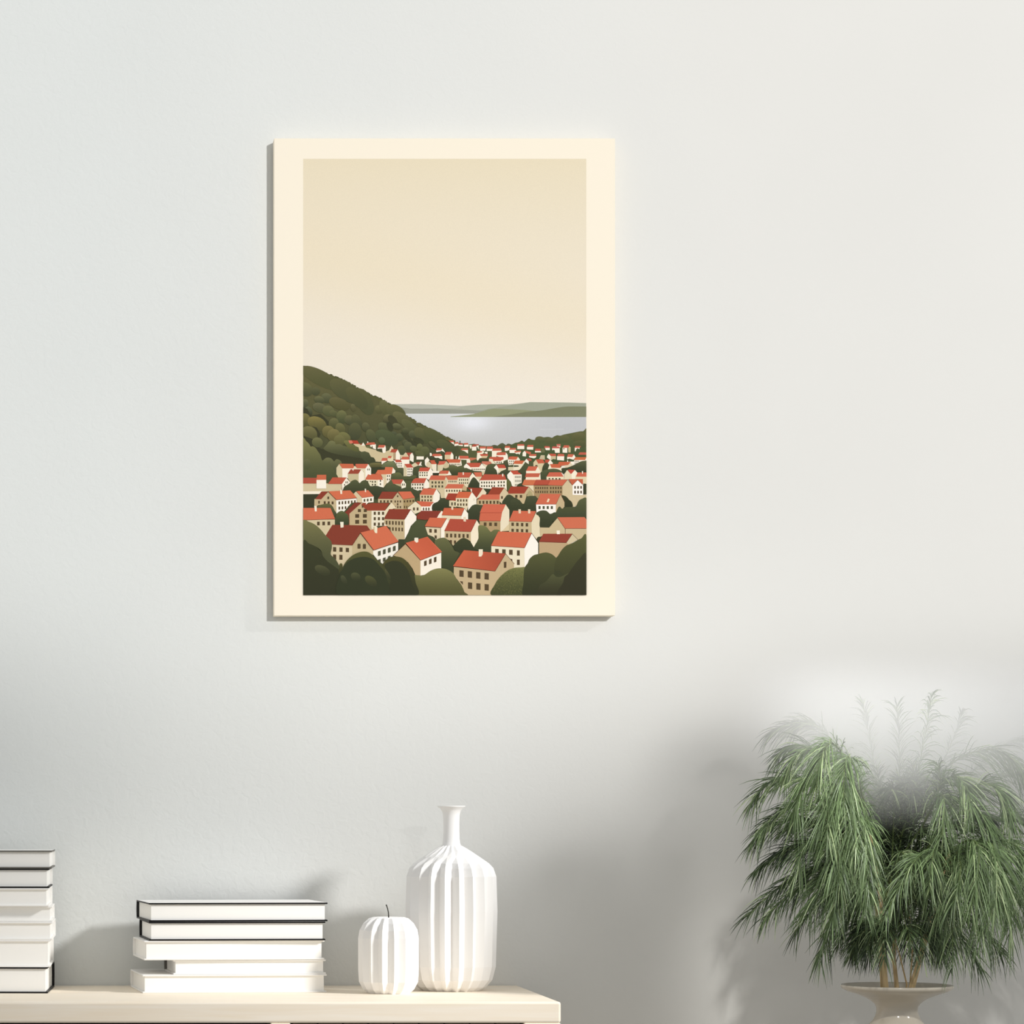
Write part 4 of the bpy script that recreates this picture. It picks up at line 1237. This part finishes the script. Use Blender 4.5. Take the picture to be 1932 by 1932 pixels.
#FRONDS  base(px,py,depth) mid tip  leaflets length droop lightness (painted shade: inner fronds darker)
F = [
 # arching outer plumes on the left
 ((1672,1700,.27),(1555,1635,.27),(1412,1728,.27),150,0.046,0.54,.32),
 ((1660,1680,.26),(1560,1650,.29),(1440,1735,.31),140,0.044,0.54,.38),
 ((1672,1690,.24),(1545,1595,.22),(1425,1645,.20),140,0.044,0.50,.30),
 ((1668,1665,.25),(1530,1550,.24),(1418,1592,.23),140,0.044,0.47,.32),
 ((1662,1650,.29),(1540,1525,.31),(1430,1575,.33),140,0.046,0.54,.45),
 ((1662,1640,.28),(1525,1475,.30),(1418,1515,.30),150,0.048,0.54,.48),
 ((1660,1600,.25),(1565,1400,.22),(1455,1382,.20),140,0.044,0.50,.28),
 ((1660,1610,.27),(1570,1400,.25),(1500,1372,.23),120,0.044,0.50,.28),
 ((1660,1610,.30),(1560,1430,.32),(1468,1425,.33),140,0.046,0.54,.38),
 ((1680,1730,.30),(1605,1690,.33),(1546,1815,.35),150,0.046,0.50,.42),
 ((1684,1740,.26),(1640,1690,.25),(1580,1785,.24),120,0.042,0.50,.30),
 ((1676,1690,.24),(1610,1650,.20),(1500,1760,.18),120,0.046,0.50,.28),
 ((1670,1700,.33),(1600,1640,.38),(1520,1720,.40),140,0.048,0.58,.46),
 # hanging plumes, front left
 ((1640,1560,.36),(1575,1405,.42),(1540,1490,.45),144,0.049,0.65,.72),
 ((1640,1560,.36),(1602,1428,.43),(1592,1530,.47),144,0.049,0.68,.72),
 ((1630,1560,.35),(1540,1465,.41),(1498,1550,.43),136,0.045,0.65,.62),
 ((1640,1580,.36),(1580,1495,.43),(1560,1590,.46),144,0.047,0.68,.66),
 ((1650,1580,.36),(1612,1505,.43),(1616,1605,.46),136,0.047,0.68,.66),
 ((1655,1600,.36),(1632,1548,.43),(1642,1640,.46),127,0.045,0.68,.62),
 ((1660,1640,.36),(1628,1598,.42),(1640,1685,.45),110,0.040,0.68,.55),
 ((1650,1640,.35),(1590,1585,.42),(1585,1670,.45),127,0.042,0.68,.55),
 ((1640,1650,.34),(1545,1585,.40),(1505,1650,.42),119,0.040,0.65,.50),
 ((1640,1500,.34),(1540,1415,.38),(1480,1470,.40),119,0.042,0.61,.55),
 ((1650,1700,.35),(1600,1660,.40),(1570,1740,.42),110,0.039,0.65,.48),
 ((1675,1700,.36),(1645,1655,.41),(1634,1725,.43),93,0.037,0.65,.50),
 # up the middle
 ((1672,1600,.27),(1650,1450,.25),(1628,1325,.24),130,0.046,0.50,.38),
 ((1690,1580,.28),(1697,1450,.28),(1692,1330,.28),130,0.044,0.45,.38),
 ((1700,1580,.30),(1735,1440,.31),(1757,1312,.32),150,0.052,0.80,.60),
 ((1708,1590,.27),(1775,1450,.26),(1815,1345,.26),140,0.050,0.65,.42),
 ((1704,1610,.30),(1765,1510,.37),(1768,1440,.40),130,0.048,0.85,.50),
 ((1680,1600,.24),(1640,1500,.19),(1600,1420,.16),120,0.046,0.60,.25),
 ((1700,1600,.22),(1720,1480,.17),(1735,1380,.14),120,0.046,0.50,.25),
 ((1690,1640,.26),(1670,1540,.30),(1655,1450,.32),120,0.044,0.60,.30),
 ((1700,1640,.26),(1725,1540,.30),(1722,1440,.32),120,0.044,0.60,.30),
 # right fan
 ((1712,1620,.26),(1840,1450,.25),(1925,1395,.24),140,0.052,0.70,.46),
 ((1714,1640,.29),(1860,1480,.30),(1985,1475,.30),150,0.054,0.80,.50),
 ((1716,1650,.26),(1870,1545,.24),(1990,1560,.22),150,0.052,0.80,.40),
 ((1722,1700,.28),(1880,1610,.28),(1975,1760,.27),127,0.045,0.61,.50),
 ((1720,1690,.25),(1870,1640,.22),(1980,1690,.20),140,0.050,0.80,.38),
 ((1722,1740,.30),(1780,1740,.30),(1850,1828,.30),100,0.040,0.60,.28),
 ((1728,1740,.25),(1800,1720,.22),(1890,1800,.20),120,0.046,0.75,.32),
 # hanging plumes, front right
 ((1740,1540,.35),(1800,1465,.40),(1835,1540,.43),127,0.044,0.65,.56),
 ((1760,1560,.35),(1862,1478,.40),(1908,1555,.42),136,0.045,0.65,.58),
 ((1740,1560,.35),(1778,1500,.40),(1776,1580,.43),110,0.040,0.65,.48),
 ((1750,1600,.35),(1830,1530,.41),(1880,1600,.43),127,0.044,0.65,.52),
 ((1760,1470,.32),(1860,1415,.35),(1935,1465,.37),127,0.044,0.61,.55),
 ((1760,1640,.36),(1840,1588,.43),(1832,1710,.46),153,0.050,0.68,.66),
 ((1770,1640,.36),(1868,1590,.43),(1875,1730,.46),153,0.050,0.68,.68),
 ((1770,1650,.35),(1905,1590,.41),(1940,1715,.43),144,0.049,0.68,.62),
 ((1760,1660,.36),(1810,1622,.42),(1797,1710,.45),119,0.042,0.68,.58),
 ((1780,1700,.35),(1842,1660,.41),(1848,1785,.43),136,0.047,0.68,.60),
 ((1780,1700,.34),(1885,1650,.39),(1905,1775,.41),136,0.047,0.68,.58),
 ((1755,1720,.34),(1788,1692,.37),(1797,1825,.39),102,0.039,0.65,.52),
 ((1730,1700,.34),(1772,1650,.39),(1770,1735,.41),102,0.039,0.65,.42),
 ((1745,1640,.37),(1728,1622,.41),(1670,1728,.43),102,0.037,0.61,.64),
 ((1772,1625,.37),(1762,1608,.41),(1752,1690,.43),93,0.037,0.65,.52),
 ((1690,1640,.34),(1702,1608,.38),(1722,1655,.40),76,0.030,0.61,.55),
 # low and inside, shade painted in with darker leaves
 ((1690,1760,.28),(1660,1740,.26),(1640,1800,.25),70,0.038,0.60,.25),
 ((1700,1770,.31),(1690,1720,.33),(1660,1780,.34),70,0.038,0.70,.28),
 ((1712,1770,.30),(1740,1730,.31),(1770,1790,.32),70,0.038,0.70,.28),
 ((1690,1700,.30),(1690,1640,.34),(1700,1720,.36),90,0.042,0.80,.28),
 ((1700,1760,.26),(1700,1700,.24),(1735,1650,.22),110,.042,.7,.22),
 ((1706,1750,.27),(1740,1690,.26),(1775,1690,.25),110,.042,.8,.24),
 ((1694,1750,.26),(1668,1690,.24),(1640,1680,.22),110,.042,.8,.24),
 ((1712,1740,.31),(1722,1680,.33),(1745,1715,.34),90,.040,.8,.26),
 ((1698,1740,.25),(1705,1670,.22),(1690,1600,.20),120,.044,.7,.2),
 ((1715,1740,.24),(1760,1650,.21),(1800,1610,.19),120,.044,.7,.2),
 ((1690,1740,.24),(1640,1650,.21),(1600,1620,.19),120,.044,.7,.2),
]
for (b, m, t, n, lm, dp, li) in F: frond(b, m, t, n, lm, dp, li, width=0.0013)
R2 = random.Random(77)
for i in range(34):                    # the crowded heart of the crown, leaf colour darkened as shade
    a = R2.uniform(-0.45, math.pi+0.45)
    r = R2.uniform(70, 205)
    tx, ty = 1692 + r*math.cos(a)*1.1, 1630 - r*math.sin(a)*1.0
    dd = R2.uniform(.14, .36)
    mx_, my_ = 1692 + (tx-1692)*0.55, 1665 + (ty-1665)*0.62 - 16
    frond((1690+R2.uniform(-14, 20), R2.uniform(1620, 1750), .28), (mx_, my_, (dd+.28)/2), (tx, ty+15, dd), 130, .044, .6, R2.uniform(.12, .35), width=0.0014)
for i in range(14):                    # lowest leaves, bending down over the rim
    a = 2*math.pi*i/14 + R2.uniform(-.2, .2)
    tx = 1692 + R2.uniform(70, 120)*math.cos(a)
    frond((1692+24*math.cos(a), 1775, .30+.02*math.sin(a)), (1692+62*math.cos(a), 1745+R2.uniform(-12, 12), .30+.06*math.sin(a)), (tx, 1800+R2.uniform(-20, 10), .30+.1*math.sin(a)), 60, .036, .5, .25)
# ------------------------------------------------------------------ mist over the crown
def mist():
    m = bpy.data.materials.new('pale_mist'); m.use_nodes = True
    nt = m.node_tree; N = nt.nodes; L = nt.links
    N.remove(N['Principled BSDF'])
    vs_ = N.new('ShaderNodeVolumeScatter'); vs_.inputs['Color'].default_value = (0.93, 0.93, 0.925, 1)
    vs_.inputs['Anisotropy'].default_value = MIST_G
    L.new(vs_.outputs[0], N['Material Output'].inputs['Volume'])
    tc = N.new('ShaderNodeTexCoord'); sep = N.new('ShaderNodeSeparateXYZ'); L.new(tc.outputs['Object'], sep.inputs[0])
    nz = N.new('ShaderNodeTexNoise'); nz.inputs['Scale'].default_value = 9; nz.inputs['Detail'].default_value = 2
    L.new(tc.outputs['Object'], nz.inputs['Vector'])
    def math_(op, a, b=None, c=None):
        n = N.new('ShaderNodeMath'); n.operation = op
        for i, v in enumerate((a, b, c)):
            if v is None: continue
            if isinstance(v, (int, float)): n.inputs[i].default_value = v
            else: L.new(v, n.inputs[i])
        return n.outputs[0]
    def ramp(v, a, b):
        n = N.new('ShaderNodeMapRange'); n.interpolation_type = 'SMOOTHSTEP'
        n.inputs['From Min'].default_value = a; n.inputs['From Max'].default_value = b
        L.new(v, n.inputs['Value']); return n.outputs[0]
    x, y, z = sep.outputs
    # a puff hanging lower over the middle and right of the crown, thinning to nothing at its skin
    zz = math_('ADD', z, math_('MULTIPLY', math_('SUBTRACT', nz.outputs['Fac'], 0.5), 0.06))
    zz = math_('ADD', zz, math_('MULTIPLY', ramp(x, -0.16, -0.03), 0.055))
    body = math_('MULTIPLY', ramp(zz, -0.075, 0.045), ramp(z, 0.135, 0.0))
    body = math_('MULTIPLY', body, math_('MULTIPLY', ramp(x, -0.235, -0.10), ramp(x, 0.32, 0.26)))
    body = math_('MULTIPLY', body, math_('MULTIPLY', ramp(y, -0.17, -0.10), ramp(y, 0.17, 0.12)))
    L.new(math_('MULTIPLY', body, MIST_D), vs_.inputs['Density'])
    c = P(1690, 1400, 0.33)
    bm = bmesh.new(); bmesh.ops.create_icosphere(bm, subdivisions=4, radius=1.0)
    for v in bm.verts:
        s = lambda q, p: math.copysign(abs(q)**p, q)
        v.co = Vector((s(v.co.x, .45)*0.33, s(v.co.y, .45)*0.175, s(v.co.z, .45)*0.16))
    o = obj('mist', bm, m)
    o.location = c
    tag(o, 'soft pale mist fading the top of the palm into the wall', 'mist', kind='stuff')
MIST_D = 9.0; MIST_G = 0.0
mist()
bpy.context.scene.cycles.volume_bounces = 6
WORLD = 0.49
EXPO = 0.045
def tp(px, py): return tuple(P(px, py, 0))
SPOTS = [
 ('added_wall_spot', (3.105, -8.641, 3.4), tp(1480, -4331), 1830, 57.6, 0.095, 0.16, (1.0, 1.0, 0.995)),  # unseen spot, added to brighten the wall above a soft lower edge
 ('added_shelf_spot', (3.3, -2.1, 2.751), tp(150, 2190), 640, 14.3, 0.6, 0.28, (1.0, 0.995, 0.99)),  # unseen spot, added to brighten the books, vases and lower left wall
 ('added_plant_spot', (0.75, -3.0, 2.9), tuple(P(1680, 1540, 0.38)), 240, 9.6, 1.0, 0.06, (1.0, 0.99, 0.96)),  # unseen spot, added to strengthen the highlights on the palm
]
# ------------------------------------------------------------------ camera and light
cam = bpy.data.cameras.new('camera'); co = bpy.data.objects.new('camera', cam); C.objects.link(co)
cam.sensor_width = 36; cam.sensor_fit = 'HORIZONTAL'
cam.lens = 36*D/1.5023
co.location = (0, -D, ZC); co.rotation_euler = (math.pi/2, 0, 0)
cam.shift_x = (966 - VX)/1932; cam.shift_y = (VY - 966)/1932
cam.clip_end = 50
bpy.context.scene.camera = co

w = bpy.data.worlds.new('room_daylight'); bpy.context.scene.world = w; w.use_nodes = True
bg = w.node_tree.nodes['Background']
bg.inputs['Color'].default_value = (0.96, 0.985, 1.0, 1); bg.inputs['Strength'].default_value = WORLD
def spot(name, loc, target, power, deg, blend, radius, col):
    l = bpy.data.lights.new(name, 'SPOT'); l.energy = power; l.spot_size = math.radians(deg); l.spot_blend = blend
    l.shadow_soft_size = radius; l.color = col
    o = bpy.data.objects.new(name, l); C.objects.link(o); o.location = loc
    d = Vector(target) - Vector(loc); o.rotation_euler = d.to_track_quat('-Z', 'Y').to_euler()
    return o
for s_ in SPOTS: spot(*s_)
vs = bpy.context.scene.view_settings
bpy.context.scene.display_settings.display_device = 'sRGB'
vs.view_transform = 'Standard'; vs.look = 'None'; vs.gamma = 1.0; vs.use_curve_mapping = False
vs.exposure = EXPO
